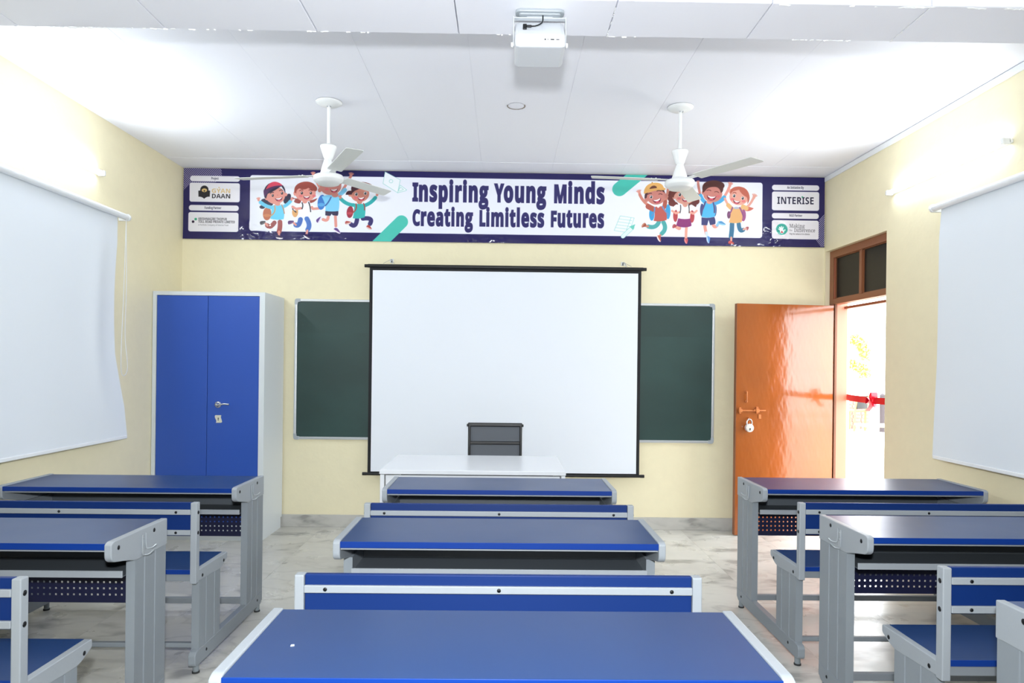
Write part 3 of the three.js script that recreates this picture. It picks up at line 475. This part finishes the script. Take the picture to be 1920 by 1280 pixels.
  for (let i = 0; i < p.count; i++) {
    const x = p.getX(i), y = p.getY(i);
    let z = 0.003 * (noise(x * 1.1 + 9, y * 2.2, 64) - 0.5) + 0.0015 * (noise(x * 4 + 3, y * 6, 64) - 0.5);
    const edge = Math.max(0, 1 - (y + BH / 2) / 0.09);
    z += edge * 0.004 * (noise(x * 3.1, 4, 64));
    const w = crease(x, y, px(480), -0.235, 0.2, 0.15) + crease(x, y, px(600), -0.275, 0.3, 0.06) + crease(x, y, px(900), -0.265, 0.42, 0.075) + crease(x, y, px(1455), -0.2, 0.22, 0.2) + crease(x, y, px(1350), -0.29, 0.2, 0.05);
    z += w * (0.026 * (fbm(x * 13 + y * 9, y * 22, 64, 3) - 0.5) + 0.012 * fbm(x * 36 + y * 24, y * 48, 128, 2));
    p.setZ(i, Math.max(-0.009, z));
  }
  g.computeVertexNormals();
  const vinyl = phys(0xffffff, 0.35, { map: tex, specularIntensity: 0.3, clearcoat: 0.6, clearcoatRoughness: 0.07, side: THREE.DoubleSide });
  part('printed_sheet', g, vinyl, b);
}
// ------------------------------------------------------------------ chalkboard, screen and hooks
{
  const x0 = -1.795, x1 = 1.822, y0 = 0.752, y1 = 1.954, f = 0.022, z = ZF;
  const b = thing('chalkboard', 'wide dark green chalkboard with aluminium frame behind the projection screen', 'chalkboard', [0, 0, 0]);
  part('board', metric(span(x0 + 0.01, x1 - 0.01, y0 + 0.01, y1 - 0.01, z + 0.004, z + 0.016)), M.chalk, b);
  for (const q of [span(x0 + 0.03, x1 - 0.03, y0, y0 + f, z, z + 0.024, 0.005), span(x0 + 0.03, x1 - 0.03, y1 - f, y1, z, z + 0.024, 0.005), span(x0, x0 + f, y0 + 0.03, y1 - 0.03, z, z + 0.024, 0.005), span(x1 - f, x1, y0 + 0.03, y1 - 0.03, z, z + 0.024, 0.005)]) part('frame_strip', q, M.alu, b);
  for (const sx of [-1, 1]) for (const sy of [-1, 1]) {
    const cx = sx < 0 ? x0 : x1, cy = sy < 0 ? y0 : y1, e = 0.048, o = -0.003;
    const s = rounded([[cx + o * -sx * -1, cy - sy * o], [cx, cy - sy * e], [cx - sx * f * 1.2, cy - sy * e], [cx - sx * f * 1.2, cy - sy * f * 1.2], [cx - sx * e, cy - sy * f * 1.2], [cx - sx * e, cy - sy * o]], [0.02, 0.003, 0.003, 0.012, 0.003, 0.003]);
    part('corner_piece', ext(s, 0.028, 0.002).translate(0, 0, z), M.aluCorner, b);
  }
}
{
  const z = -5.835, x0 = -1.150, x1 = 1.172, y0 = 0.476, y1 = 2.236;
  const s = thing('projection_screen', 'large white projection screen with black border hanging over the chalkboard', 'screen', [0, 0, 0]);
  const sheet = (a, b, c, d, zz) => { const g = new THREE.PlaneGeometry(b - a, d - c, 40, 30).translate((a + b) / 2, (c + d) / 2, 0), p = g.attributes.position; for (let i = 0; i < p.count; i++) p.setZ(i, zz + 0.004 * Math.sin(p.getX(i) * 2.1 + 1) * Math.sin((p.getY(i) - 0.4) * 1.7)); g.computeVertexNormals(); return g; };
  const dbl = (m) => { const k = m.clone(); k.side = THREE.DoubleSide; return k; };
  const lean = (g, k = 0.008) => { const p = g.attributes.position; for (let i = 0; i < p.count; i++) { const y = p.getY(i); p.setX(i, p.getX(i) + k * (1 - (y - y0) / (y1 - y0)) * 0); } return g; };
  part('white_surface', lean(sheet(x0 + 0.027, x1 - 0.027, y0 + 0.012, y1 - 0.033, z + 0.0015)), dbl(M.screen), s);
  const bl = dbl(std(0x121317, 0.75));
  part('black_border', [sheet(x0, x0 + 0.027, y0, y1, z), sheet(x1 - 0.027, x1, y0, y1, z), sheet(x0 + 0.027, x1 - 0.027, y1 - 0.033, y1, z), sheet(x0 + 0.027, x1 - 0.027, y0, y0 + 0.012, z)], bl, s);
  part('top_bar', [cyl(0.016, x1 - x0 + 0.03, (x0 + x1) / 2, y1 + 0.004, z, 'x', 20)], M.black, s);
  part('bottom_bar', [cyl(0.0125, x1 - x0 + 0.03, (x0 + x1) / 2, y0 - 0.008, z, 'x', 20)], M.black, s);
  for (const [yy, r] of [[y1 + 0.004, 0.014], [y0 - 0.008, 0.0135]]) for (const xx of [x0 - 0.026, x1 + 0.026]) part('end_knob', [cyl(r, 0.034, xx, yy, z, 'x', 16), cyl(r * 0.6, 0.05, xx * 0.994, yy, z, 'x', 12)], M.black, s);
  [[-0.972, 'left'], [1.022, 'right']].forEach(([x, n]) => {
    const h = thing('screen_hook', `small metal wall hook holding the ${n} end of the screen's top bar`, 'hook', [x, 2.287, ZF], 0, 'hooks above the screen');
    part('plate', rbox(0.03, 0.034, 0.006, 0, 0.006, 0.003, 0.003), M.alu, h);
    for (const y of [0.012, -0.002]) part('screw', cyl(0.006, 0.006, 0, y, 0.008, 'z'), M.bolt, h);
    part('hook_wire', tube([V(0, 0.012, 0.006), V(0.0, 0.015, 0.03), V(0.012, 0.0, 0.05), V(0.014, -0.03, 0.062), V(0.002, -0.045, 0.052)], 0.0035, 24), M.chrome, h);
    part('loop_wire', tube([V(-0.07 * Math.sign(-x), -0.022, 0.03), V(-0.03 * Math.sign(-x), 0.0, 0.03), V(0, 0.008, 0.03), V(0.03, -0.024, 0.05)], 0.0016, 20), M.chrome, h);
  });
}
// ------------------------------------------------------------------ steel cabinet in the corner
{
  const x0 = XL + 0.004, x1 = -1.885, D = 0.47, h = 1.958, zf = -5.404, zb = zf - D;
  const c = thing('storage_cabinet', 'tall blue-doored steel storage cabinet in the far left corner', 'cabinet', [(x0 + x1) / 2, 0, zf]);
  const W = x1 - x0, t = 0.045;
  part('carcass', [span(-W / 2, -W / 2 + 0.03, 0.09, h, -D, 0), span(W / 2 - 0.042, W / 2, 0.09, h, -D, 0), span(-W / 2 + 0.03, W / 2 - 0.042, h - 0.03, h, -D, 0), span(-W / 2 + 0.03, W / 2 - 0.042, 0.09, 0.13, -D, 0), span(-W / 2 + 0.03, W / 2 - 0.042, 0.13, h - 0.03, -D, -D + 0.01)], M.cabGrey, c);
  part('plinth', span(-W / 2 + 0.006, W / 2 - 0.004, 0, 0.0895, -D + 0.02, -0.006), M.cabGrey, c);
  const mid = -W / 2 + 0.03 + (W - 0.072) * 0.497, dz = -0.004;
  part('door', span(-W / 2 + 0.032, mid - 0.0015, 0.132, h - 0.032, dz - 0.02, dz, 0.003), M.cabBlue, c);
  const d = part('door', span(mid + 0.0015, W / 2 - 0.044, 0.132, h - 0.032, dz - 0.02, dz, 0.003), M.cabBlue, c);
  const hx = -2.245 - (x0 + x1) / 2, hy = 1.07;
  part('lever_handle', [lathe([[0.026, 0], [0.026, 0.006], [0.02, 0.011], [0.012, 0.013], [0.012, 0.04], [0, 0.042]], 28).rotateX(Math.PI / 2).translate(hx, hy, dz), tube([V(hx, hy, dz + 0.034), V(hx + 0.03, hy + 0.002, dz + 0.04), V(hx + 0.06, hy + 0.007, dz + 0.04), V(hx + 0.098, hy + 0.004, dz + 0.036)], 0.0075, 24)], M.chrome, d);
  const ey = hy - 0.113, es = rounded([[-0.026, 0.03], [0.024, 0.03], [0.018, 0.016], [0.03, -0.022], [0.024, -0.03], [-0.02, -0.03], [-0.014, -0.016], [-0.028, 0.014]], 0.006);
  part('lock_plate', ext(es, 0.005, 0.001).translate(hx + 0.004, ey, dz), std(0xdedccb, 0.35, { metalness: 0.35 }), d);
  part('keyhole', [cyl(0.0045, 0.003, hx + 0.004, ey + 0.006, dz + 0.005, 'z'), box(0.005, 0.018, 0.003, hx + 0.004, ey - 0.004, dz + 0.005)], M.bolt, d);
}
// ------------------------------------------------------------------ teacher's desk and chair
{
  const x0 = -0.762, x1 = 0.396, z0 = -4.96, z1 = -4.238, h = 0.75;
  const d = thing('teacher_desk', 'plain white teacher desk in front of the projection screen', 'desk', [(x0 + x1) / 2, 0, (z0 + z1) / 2]);
  const W = x1 - x0, D = z1 - z0, w = M.whiteGloss;
  part('tabletop', rbox(W, 0.026, D, 0, h - 0.013, 0, 0.003), w, d);
  for (const s of [-1, 1]) part('side_panel', rbox(0.026, h - 0.03, D - 0.02, s * (W / 2 - 0.016), (h - 0.03) / 2, 0, 0.003), w, d);
  part('front_panel', rbox(W - 0.07, 0.42, 0.018, 0, h - 0.036 - 0.21, D / 2 - 0.035, 0.002), w, d);
  const c = thing('office_chair', 'black mesh-backed office chair behind the white desk', 'chair', [-0.060, 0, -5.34], 0);
  const W2 = 0.426, top = 0.953;
  part('back_frame', [rbox(W2, 0.03, 0.026, 0, top - 0.013, 0.0, 0.008), rbox(0.02, 0.42, 0.024, -W2 / 2 + 0.012, top - 0.22, 0, 0.007), rbox(0.02, 0.42, 0.024, W2 / 2 - 0.012, top - 0.22, 0, 0.007), rbox(W2 - 0.03, 0.026, 0.02, 0, top - 0.155, -0.002, 0.006), rbox(W2 - 0.02, 0.03, 0.024, 0, top - 0.42, 0, 0.008), rbox(0.012, 0.02, 0.03, -W2 / 2 - 0.003, top - 0.018, 0, 0.004), rbox(0.012, 0.02, 0.03, W2 / 2 + 0.003, top - 0.018, 0, 0.004)], M.black, c);
  part('mesh_back', span(-W2 / 2 + 0.02, W2 / 2 - 0.02, top - 0.41, top - 0.02, -0.004, -0.001), phys(0x70757d, 0.9, { transmission: 0.22, thickness: 0 }), c, 'grey see-through mesh');
  part('back_support', tube([V(0, 0.56, 0.005), V(0, 0.45, -0.03), V(0, 0.43, 0.08), V(0, 0.43, 0.22)], 0.018, 20), M.black, c);
  part('seat', rbox(0.46, 0.07, 0.44, 0, 0.475, 0.26, 0.03, 3), std(0x1e2024, 0.9), c);
  part('gas_column', [cyl(0.024, 0.3, 0, 0.29, 0.26), cyl(0.034, 0.12, 0, 0.17, 0.26)], M.black, c);
  for (let k = 0; k < 5; k++) {
    const a = k * Math.PI * 0.4 + 0.3, leg = part('base_leg', tube([V(0, 0.12, 0.26), V(Math.cos(a) * 0.15, 0.105, 0.26 + Math.sin(a) * 0.15), V(Math.cos(a) * 0.29, 0.075, 0.26 + Math.sin(a) * 0.29)], 0.017, 12), M.black, c);
    part('castor', [cyl(0.027, 0.018, Math.cos(a) * 0.29 + 0.012, 0.027, 0.26 + Math.sin(a) * 0.29, 'x'), cyl(0.027, 0.018, Math.cos(a) * 0.29 - 0.012, 0.027, 0.26 + Math.sin(a) * 0.29, 'x'), cyl(0.006, 0.05, Math.cos(a) * 0.29, 0.05, 0.26 + Math.sin(a) * 0.29)], M.rubber, leg);
  }
}
// ------------------------------------------------------------------ the two-seat desks with benches. Origin on the floor under the far edge; +z towards the bench
function makeDesk() {
  const d = new THREE.Group(); const HX = 0.608, CT = 0.026;
  // desktop
  const top = part('desktop', metric(span(-HX + CT, HX - CT, 0.737, 0.759, 0.004, 0.397, 0.002)), M.blueTop, d);
  part('front_edging', span(-HX + CT, HX - CT, 0.7365, 0.7592, 0.3975, 0.4000, 0.001), M.blueEdge, top, 'bright blue front edge');
  part('support_frame', [span(-HX + CT, HX - CT, 0.727, 0.735, 0.335, 0.386), span(-HX + CT, HX - CT, 0.727, 0.735, 0.01, 0.04)], M.grey, d);
  const capS = rounded([[0, 0.762], [0.386, 0.764], [0.402, 0.756], [0.402, 0.706], [0.386, 0.690], [0.285, 0.669], [0.24, 0.655], [0, 0.655]], [0.004, 0.01, 0.006, 0.016, 0.012, 0.05, 0.02, 0.004]);
  const legPlan = (s0, s1, bands) => { // outer face with raised bands; x = 0 outside
    const pts = [[0.034, -s0], [0.034, -s1], [0, -s1]];
    const rev = [...bands].reverse(); rev.forEach(([a, b], i) => { if (i) { pts.push([0, -b]); } pts.push([0, -a]); if (i < rev.length - 1) { pts.push([0.0045, -a + 0.0015], [0.0045, -rev[i + 1][1] - 0.0015]); } });
    return pts;
  };
  for (const s of [-1, 1]) {
    const X = (x) => s * (HX - x);    // distance in from the outer face
    const mk = (shapePts, y0, y1, inset) => { const g = upright(poly(s < 0 ? shapePts.map(([x, y]) => [-HX + inset + x, y]) : shapePts.map(([x, y]) => [HX - inset - x, y]).reverse()), y0, y1); return g; };
    const sw = (shape, x0, x1, b) => sideways(shape, Math.min(X(x0), X(x1)), Math.max(X(x0), X(x1)), b);
    const disc = (x, y, z, r = 0.0085) => { const g = lathe([[0.0001, 0.004], [r * 0.5, 0.0038], [r, 0.0015], [r, -0.004]], 14).rotateZ(-s * Math.PI / 2); return g.translate(X(x), y, z); };
    const cap = part('end_cap', sw(capS, 0, CT, 0.003), M.grey, d);
    for (const [z, y] of [[0.105, 0.738], [0.356, 0.735]]) part('bolt', disc(0.001, y, z), M.bolt, cap);
    const hook = part('bag_hook', [rbox(0.0025, 0.072, 0.026, s * (HX + 0.001), 0.705, 0.188, 0.001, 1),
      tube([V(s * (HX + 0.004), 0.742, 0.200), V(s * (HX + 0.005), 0.70, 0.201), V(s * (HX + 0.006), 0.668, 0.199), V(s * (HX + 0.008), 0.662, 0.186), V(s * (HX + 0.018), 0.664, 0.176), V(s * (HX + 0.032), 0.678, 0.172)], 0.0026, 28),
      tube([V(s * (HX + 0.004), 0.744, 0.177), V(s * (HX + 0.005), 0.70, 0.176), V(s * (HX + 0.008), 0.684, 0.172), V(s * (HX + 0.02), 0.684, 0.158), V(s * (HX + 0.03), 0.694, 0.148)], 0.0026, 28)], M.hook, d);
    for (const y of [0.726, 0.698]) part('screw', cyl(0.0038, 0.004, s * (HX + 0.003), y, 0.188, 'x', 10), M.hook, hook);
    part('desk_leg', mk(legPlan(0.004, 0.238, [[0.004, 0.085], [0.095, 0.165], [0.175, 0.238]]), 0.055, 0.657, 0.003), M.greyLeg, d);
    const rail = part('foot_rail', sw(rounded([[0.006, 0.108], [0.775, 0.108], [0.79, 0.112], [0.838, 0.106], [0.85, 0.094], [0.85, 0.052], [0.838, 0.04], [0.03, 0.04], [0.006, 0.06]], [0.003, 0.003, 0.006, 0.008, 0.008, 0.01, 0.01, 0.01, 0.005]), 0.001, 0.034, 0.003), M.greyLeg, d);
    for (const z of [0.082, 0.735]) part('bolt', disc(0.002, 0.078, z, 0.0075), M.bolt, rail);
    for (const z of [0.038, 0.805]) { const f = part('foot', cyl(0.0135, 0.05, X(0.018), 0.029, z), M.foot, d); part('foot_pad', cyl(0.0165, 0.008, X(0.018), 0.004, z), M.rubber, f); }
    part('bench_leg', mk(legPlan(0.585, 0.812, [[0.585, 0.645], [0.655, 0.735], [0.745, 0.812]]), 0.1, 0.43, 0.003), M.greyLeg, d);
    const seatSide = part('seat_side', sw(rounded([[0.508, 0.468], [0.835, 0.471], [0.835, 0.422], [0.58, 0.408], [0.508, 0.44]], [0.006, 0.003, 0.003, 0.03, 0.008]), 0, CT, 0.003), M.grey, d);
    for (const z of [0.552, 0.788]) part('bolt', disc(0.001, 0.437, z, 0.008), M.bolt, seatSide);
    const post = part('backrest_post', sw(rounded([[0.822, 0.416], [0.856, 0.416], [0.856, 0.778], [0.822, 0.778]], 0.005), -0.0005, 0.0275, 0.003), M.grey, d);
    for (const y of [0.733, 0.642]) part('bolt', disc(0.0005, y, 0.839, 0.0085), M.bolt, post);
    part('gusset', [sideways(poly([[0.02, 0.727], [0.2, 0.727], [0.02, 0.64]]), Math.min(X(0.037), X(0.04)), Math.max(X(0.037), X(0.04))), rbox(0.03, 0.03, 0.05, X(0.055), 0.712, 0.2, 0.003)], M.greyDark, d);
  }
  // book shelf
  const IX = HX - 0.0375;
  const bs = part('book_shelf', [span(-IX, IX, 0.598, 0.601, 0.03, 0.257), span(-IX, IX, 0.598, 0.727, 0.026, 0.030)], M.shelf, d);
  part('shelf_lip', span(-IX, IX, 0.596, 0.622, 0.258, 0.265, 0.002), M.grey, bs, 'pale grey front lip');
  // perforated modesty panel
  const holes = []; for (let i = -22; i <= 22; i++) for (let j = 0; j < 5; j++) { const x = i * 0.0243, y = 0.452 + j * 0.0253, r = 0.0042, k = r * 0.62; holes.push([[x - r, y - k], [x - k, y - r], [x + k, y - r], [x + r, y - k], [x + r, y + k], [x + k, y + r], [x - k, y + r], [x - r, y + k]].reverse()); }
  part('modesty_panel', ext(poly([[-IX, 0.42], [IX, 0.42], [IX, 0.598], [-IX, 0.598]], holes), 0.0016).translate(0, 0, 0.022), M.navyMetal, d, 'navy perforated panel');
  part('cross_rail', span(-IX, IX, 0.046, 0.078, 0.025, 0.05, 0.004), M.greyDark, d);
  part('cross_rail', span(-IX, IX, 0.084, 0.106, 0.715, 0.74, 0.005), M.greyLeg, d);
  // bench
  const seat = part('seat', metric(span(-HX + CT, HX - CT, 0.448, 0.468, 0.51, 0.815, 0.002)), M.blueTop, d);
  part('seat_edging', span(-HX + CT, HX - CT, 0.4478, 0.4682, 0.8152, 0.818, 0.001), M.blueEdge, seat);
  part('seat_apron', [span(-IX, IX, 0.414, 0.4475, 0.79, 0.812, 0.003), span(-IX, IX, 0.414, 0.4475, 0.53, 0.55, 0.003)], M.greyDark, d);
  part('backrest', [span(-HX + CT + 0.002, HX - CT - 0.002, 0.628, 0.778, 0.828, 0.846, 0.003)], M.blueBack, d);
  for (const y of [0.736, 0.645]) { const r = part('backrest_rail', span(-HX + CT + 0.002, HX - CT - 0.002, y - 0.0115, y + 0.0115, 0.846, 0.857, 0.003), M.grey, d); for (const x of [-0.517, 0, 0.517]) part('bolt', lathe([[0.0001, 0.003], [0.004, 0.0028], [0.006, 0.001], [0.006, -0.003]], 12).rotateX(Math.PI / 2).translate(x, y, 0.857), M.bolt, r); }
  return d;
}
{
  const proto = makeDesk(), g = 'two-seat school desks with benches';
  const place = [
    [-1.968, 3.915, 'blue-topped school desk with attached bench in front of the blue cabinet'],
    [-0.012, 3.935, 'blue-topped school desk with attached bench standing right before the white teacher desk'],
    [2.004, 4.035, 'blue-topped school desk with attached bench beside the open orange door'],
    [-1.988, 2.835, 'blue-topped school desk at the left edge, with another desk between it and the cabinet'],
    [-0.006, 2.893, 'blue-topped school desk in the middle of the centre column, between two blue backrests'],
    [2.018, 3.015, 'blue-topped school desk with attached bench, second from the door in the right column'],
    [0.008, 1.812, 'nearest blue-topped desk filling the bottom centre, with a white scrap on it'],
    [2.008, 1.915, 'school desk at the lower right edge showing only its pale end cap and grey leg'],
  ];
  place.forEach(([x, z, label], i) => { const o = i ? proto.clone() : proto; o.name = numbered('school_desk'); o.userData = { label, category: 'desk', group: g }; o.position.set(x, 0, -z); scene.add(o); });
}
{
  const s = thing('paper_scrap', 'tiny white paper scrap lying on the nearest blue desktop', 'scrap', [-0.478, 0.7595, -1.575], 0.4);
  part('sheet', new THREE.ExtrudeGeometry(poly([[-0.0045, -0.004], [0.004, -0.005], [0.005, 0.003], [-0.002, 0.005]]), { depth: 0.0008, bevelEnabled: false }).rotateX(-Math.PI / 2), M.white, s);
}
// ------------------------------------------------------------------ projector under the beam
{
  const X = 0.124, p = thing('projector', 'small white projector hanging under the ceiling beam', 'projector', [X, 2.769, -2.62]);
  const w = std(0xd6d9de, 0.35), W = 0.192;
  const y = (v) => v - 2.769, z = (d) => -d + 2.62;
  const prof = rounded([[z(2.552), y(2.601)], [z(2.552), y(2.646)], [z(2.655), y(2.744)], [z(2.745), y(2.742)], [z(2.735), y(2.596)]].map(([a, b]) => [a, b]), [0.012, 0.006, 0.012, 0.02, 0.022]);
  // soft-cornered body: rounded outline seen from the rear, cut by the side profile
  part('body', ext(prof, W, 0.016, 8).rotateY(-Math.PI / 2).translate(W / 2, 0, 0), w, p);
  part('socket_row', [cyl(0.0028, 0.002, 0.018, y(2.628), z(2.5515), 'z', 12), cyl(0.0015, 0.002, 0.028, y(2.628), z(2.5515), 'z', 10), rbox(0.014, 0.0035, 0.002, 0.045, y(2.628), z(2.5515), 0.0008, 1), rbox(0.012, 0.0028, 0.002, 0.065, y(2.628), z(2.5515), 0.0008, 1)], M.bolt, p);
  part('power_plug', [rbox(0.015, 0.022, 0.016, -0.058, y(2.692), z(2.593), 0.003), rbox(0.02, 0.008, 0.01, -0.042, y(2.694), z(2.588), 0.003)], M.bolt, p);
  part('power_cable', tube([V(-0.036, y(2.694), z(2.588)), V(-0.018, y(2.693), z(2.583)), V(0.0, y(2.703), z(2.588)), V(0.010, y(2.722), z(2.605)), V(0.012, y(2.754), z(2.62))], 0.0026, 24), M.bolt, p);
  const hp = []; // bracket yoke
  part('mount_plate', [ext(rounded([[-0.094, -0.026], [0.094, -0.026], [0.094, 0.026], [-0.094, 0.026]], 0.024), 0.012, 0.003).rotateX(Math.PI / 2).translate(0, 0, z(2.625)), ext(rounded([[-0.08, -0.012], [0.08, -0.012], [0.08, 0.012], [-0.08, 0.012]], 0.011), 0.008, 0.002).rotateX(Math.PI / 2).translate(0, -0.011, z(2.62))], M.mount, p);
  part('yoke', [rbox(0.004, 0.115, 0.024, -W / 2 - 0.004, y(2.69), z(2.63), 0.0015), rbox(0.004, 0.115, 0.024, W / 2 + 0.004, y(2.69), z(2.63), 0.0015), rbox(W + 0.012, 0.004, 0.024, 0, y(2.7475), z(2.64), 0.0015), rbox(0.1, 0.006, 0.03, 0, y(2.752), z(2.64), 0.002)], M.yoke, p);
  for (const s of [-1, 1]) part('pivot_knob', cyl(0.009, 0.008, s * (W / 2 + 0.009), y(2.642), z(2.63), 'x', 16), M.fanWhite, p);
}
// ------------------------------------------------------------------ ceiling fans
function makeFan(phi) {
  const f = new THREE.Group();
  part('ceiling_canopy', lathe([[0.0, 0.0], [0.083, 0.0], [0.081, -0.008], [0.06, -0.02], [0.02, -0.026], [0.011, -0.03]], 40), M.fanWhite, f);
  part('screw', cyl(0.004, 0.012, 0.012, -0.034, 0.012, 'z'), M.chrome, f); part('screw', cyl(0.004, 0.006, -0.006, -0.034, 0.014, 'z'), M.chrome, f);
  part('down_rod', cyl(0.0105, 0.32, 0, -0.17, 0), M.fanWhite, f);
  part('lower_canopy', lathe([[0.0105, -0.275], [0.05, -0.279], [0.052, -0.288], [0.043, -0.315], [0.03, -0.355], [0.021, -0.372], [0.0105, -0.372]], 40), M.fanWhite, f);
  const m = new THREE.Group(); m.name = 'motor'; m.position.y = -0.375; f.add(m);
  part('housing', lathe([[0.0, 0.02], [0.018, 0.02], [0.022, 0.005], [0.026, -0.005], [0.036, -0.035], [0.048, -0.075], [0.05, -0.085], [0.062, -0.088], [0.09, -0.098], [0.094, -0.106], [0.094, -0.122], [0.088, -0.132], [0.075, -0.137], [0.066, -0.15], [0.0, -0.156]], 48), M.fanWhite, m);
  for (let k = 0; k < 3; k++) {
    const b = new THREE.Group(); b.name = 'blade'; b.position.y = -0.096; b.rotation.y = phi + k * Math.PI * 2 / 3; m.add(b);
    const s = rounded([[0.135, -0.046], [0.56, -0.053], [0.588, 0.045], [0.135, 0.046]], [0.012, 0.012, 0.02, 0.012]);
    const g = ext(s, 0.003, 0.0005).rotateX(-Math.PI / 2); const p = g.attributes.position;
    const r = g.clone().rotateX(-0.13); part('blade_panel', r, M.blade, b);
    part('blade_arm', [rbox(0.13, 0.004, 0.034, 0.13, 0.003, 0, 0.0015).rotateX(-0.09), cyl(0.004, 0.008, 0.16, 0.009, 0.014), cyl(0.004, 0.008, 0.16, 0.005, -0.014), cyl(0.004, 0.008, 0.185, 0.007, 0)], M.fanWhite, b);
  }
  return f;
}
for (const [x, z, phi, tilt, label] of [[-1.13, -4.36, 1.04, 0.05, 'white three-blade ceiling fan hanging left of the projector'], [1.112, -4.352, 1.14, 0, 'white three-blade ceiling fan hanging right of the projector']]) {
  const f = makeFan(phi); f.name = numbered('ceiling_fan'); f.userData = { label, category: 'ceiling fan', group: 'ceiling fans' }; f.position.set(x, HC + 0.0005, z); f.children.at(-1).rotation.z = tilt; scene.add(f);
  if (tilt) f.children.at(-1).position.x = -0.004;
}
{ // round blanking plate over the old fan hook box
  const c = thing('ceiling_cover', 'round white cover plate sitting loosely over a hole in the ceiling', 'cover plate', [0.062, HC, -4.371]);
  part('plate', lathe([[0, -0.003], [0.05, -0.003], [0.053, 0.0005], [0, 0.0005]], 32), M.ceiling, c);
  const rim = []; for (let i = 0; i < 26; i++) { const a = -0.25 + i / 25 * 3.6, k = i < 8 ? 1.6 : 1; const g = new THREE.IcosahedronGeometry(1, 0); g.scale(0.005 + rnd() * 0.003 * k, 0.0022 + 0.002 * rnd(), 0.0028 * k + rnd() * 0.002); g.rotateY(a - Math.PI / 2); rim.push(g.translate(Math.cos(a) * 0.056, -0.0025, -Math.sin(a) * 0.056)); }
  const m = part('broken_plaster', rim, std(0x8a8178, 0.9), c, 'crumbled brown plaster edge'); m.userData.kind = 'stuff';
}
// ------------------------------------------------------------------ roller blinds
function blind(side, z0, z1, label, zFab, zBar) {  // z0 is the far end
  const wallX = side < 0 ? XL : XR, s = -side, b = thing('roller_blind', label, 'roller blind', [wallX, 0, 0], 0, 'roller blinds on the side walls');
  const L = z1 - z0, zc = (z0 + z1) / 2, yT = 2.432;
  part('roller', cyl(0.021, L - 0.02, s * 0.062, yT, zc, 'z', 24), M.white, b);
  for (const e of [z0, z1]) part('bracket', [rbox(0.075, 0.05, 0.012, s * 0.038, yT, e, 0.004), cyl(0.024, 0.016, s * 0.062, yT, e, 'z', 20)], M.white, b);
  const n = 50, m = 60, g = new THREE.PlaneGeometry(1, 1, n, m), p = g.attributes.position, yB = 0.862, H = yT - 0.0 - yB;
  for (let i = 0; i < p.count; i++) {
    const u = p.getX(i) + 0.5, v = 0.5 - p.getY(i);          // u from the far edge, v down
    const pinch = Math.sin(Math.min(1, v / 0.86) * Math.PI) * (side < 0 ? 1 : 0.25);
    const near = Math.exp(-((u / 0.14) ** 2));
    const z = (zFab + 0.022 * pinch * near - (v > 0.62 ? (v - 0.62) / 0.38 * (zFab - zBar) : 0) * Math.exp(-u * 6)) * (1 - u) + (z1 - 0.05) * u;
    const fold = side < 0 ? 0.020 * Math.exp(-(((u - 0.10 - 0.06 * Math.sin(v * 3.1)) / 0.06) ** 2)) * Math.sin(v * Math.PI) : 0.004 * Math.sin(u * 9) * v;
    p.setXYZ(i, s * (0.062 - 0.02 + 0.022 * Math.min(1, v * 8) * 0.6 - 0.024 * pinch * near * (side < 0 ? 1 : 0) + fold + 0.012 * v), yT - 0.012 - v * (H - 0.012), z);
  }
  g.computeVertexNormals();
  const f = M.blind.clone(); f.side = THREE.DoubleSide; const t = p; const uv = g.attributes.uv; for (let i = 0; i < uv.count; i++) { uv.setXY(i, uv.getX(i) * L, uv.getY(i) * H); }
  part('fabric', g, f, b);
  part('bottom_bar', rbox(0.014, 0.022, z1 - zBar - 0.02, s * (0.062 - 0.02 + 0.0132 + 0.012), yB, (zBar + z1) / 2, 0.005), M.white, b);
  if (side < 0) part('bead_chain', tube([V(s * 0.062, yT - 0.02, z0 + 0.016), V(s * 0.058, 1.95, z0 - 0.004), V(s * 0.05, 1.6, z0 - 0.008), V(s * 0.05, 1.36, z0 - 0.045), V(s * 0.05, 1.30, z0 + 0.01), V(s * 0.055, 1.40, z0 + 0.05), V(s * 0.06, 1.9, z0 + 0.034), V(s * 0.07, yT - 0.02, z0 + 0.03)], 0.0022, 80), M.white, b);
}
blind(-1, -4.925, -3.05, 'wide white roller blind with a loose bead chain on the left wall', -4.838, -4.945);
blind(1, -4.298, -2.45, 'wide white roller blind on the right wall near the doorway', -4.247, -4.27);

scene.traverse((o) => { if (o.isMesh) { o.castShadow = true; o.receiveShadow = true; } });
renderer.render(scene, camera);
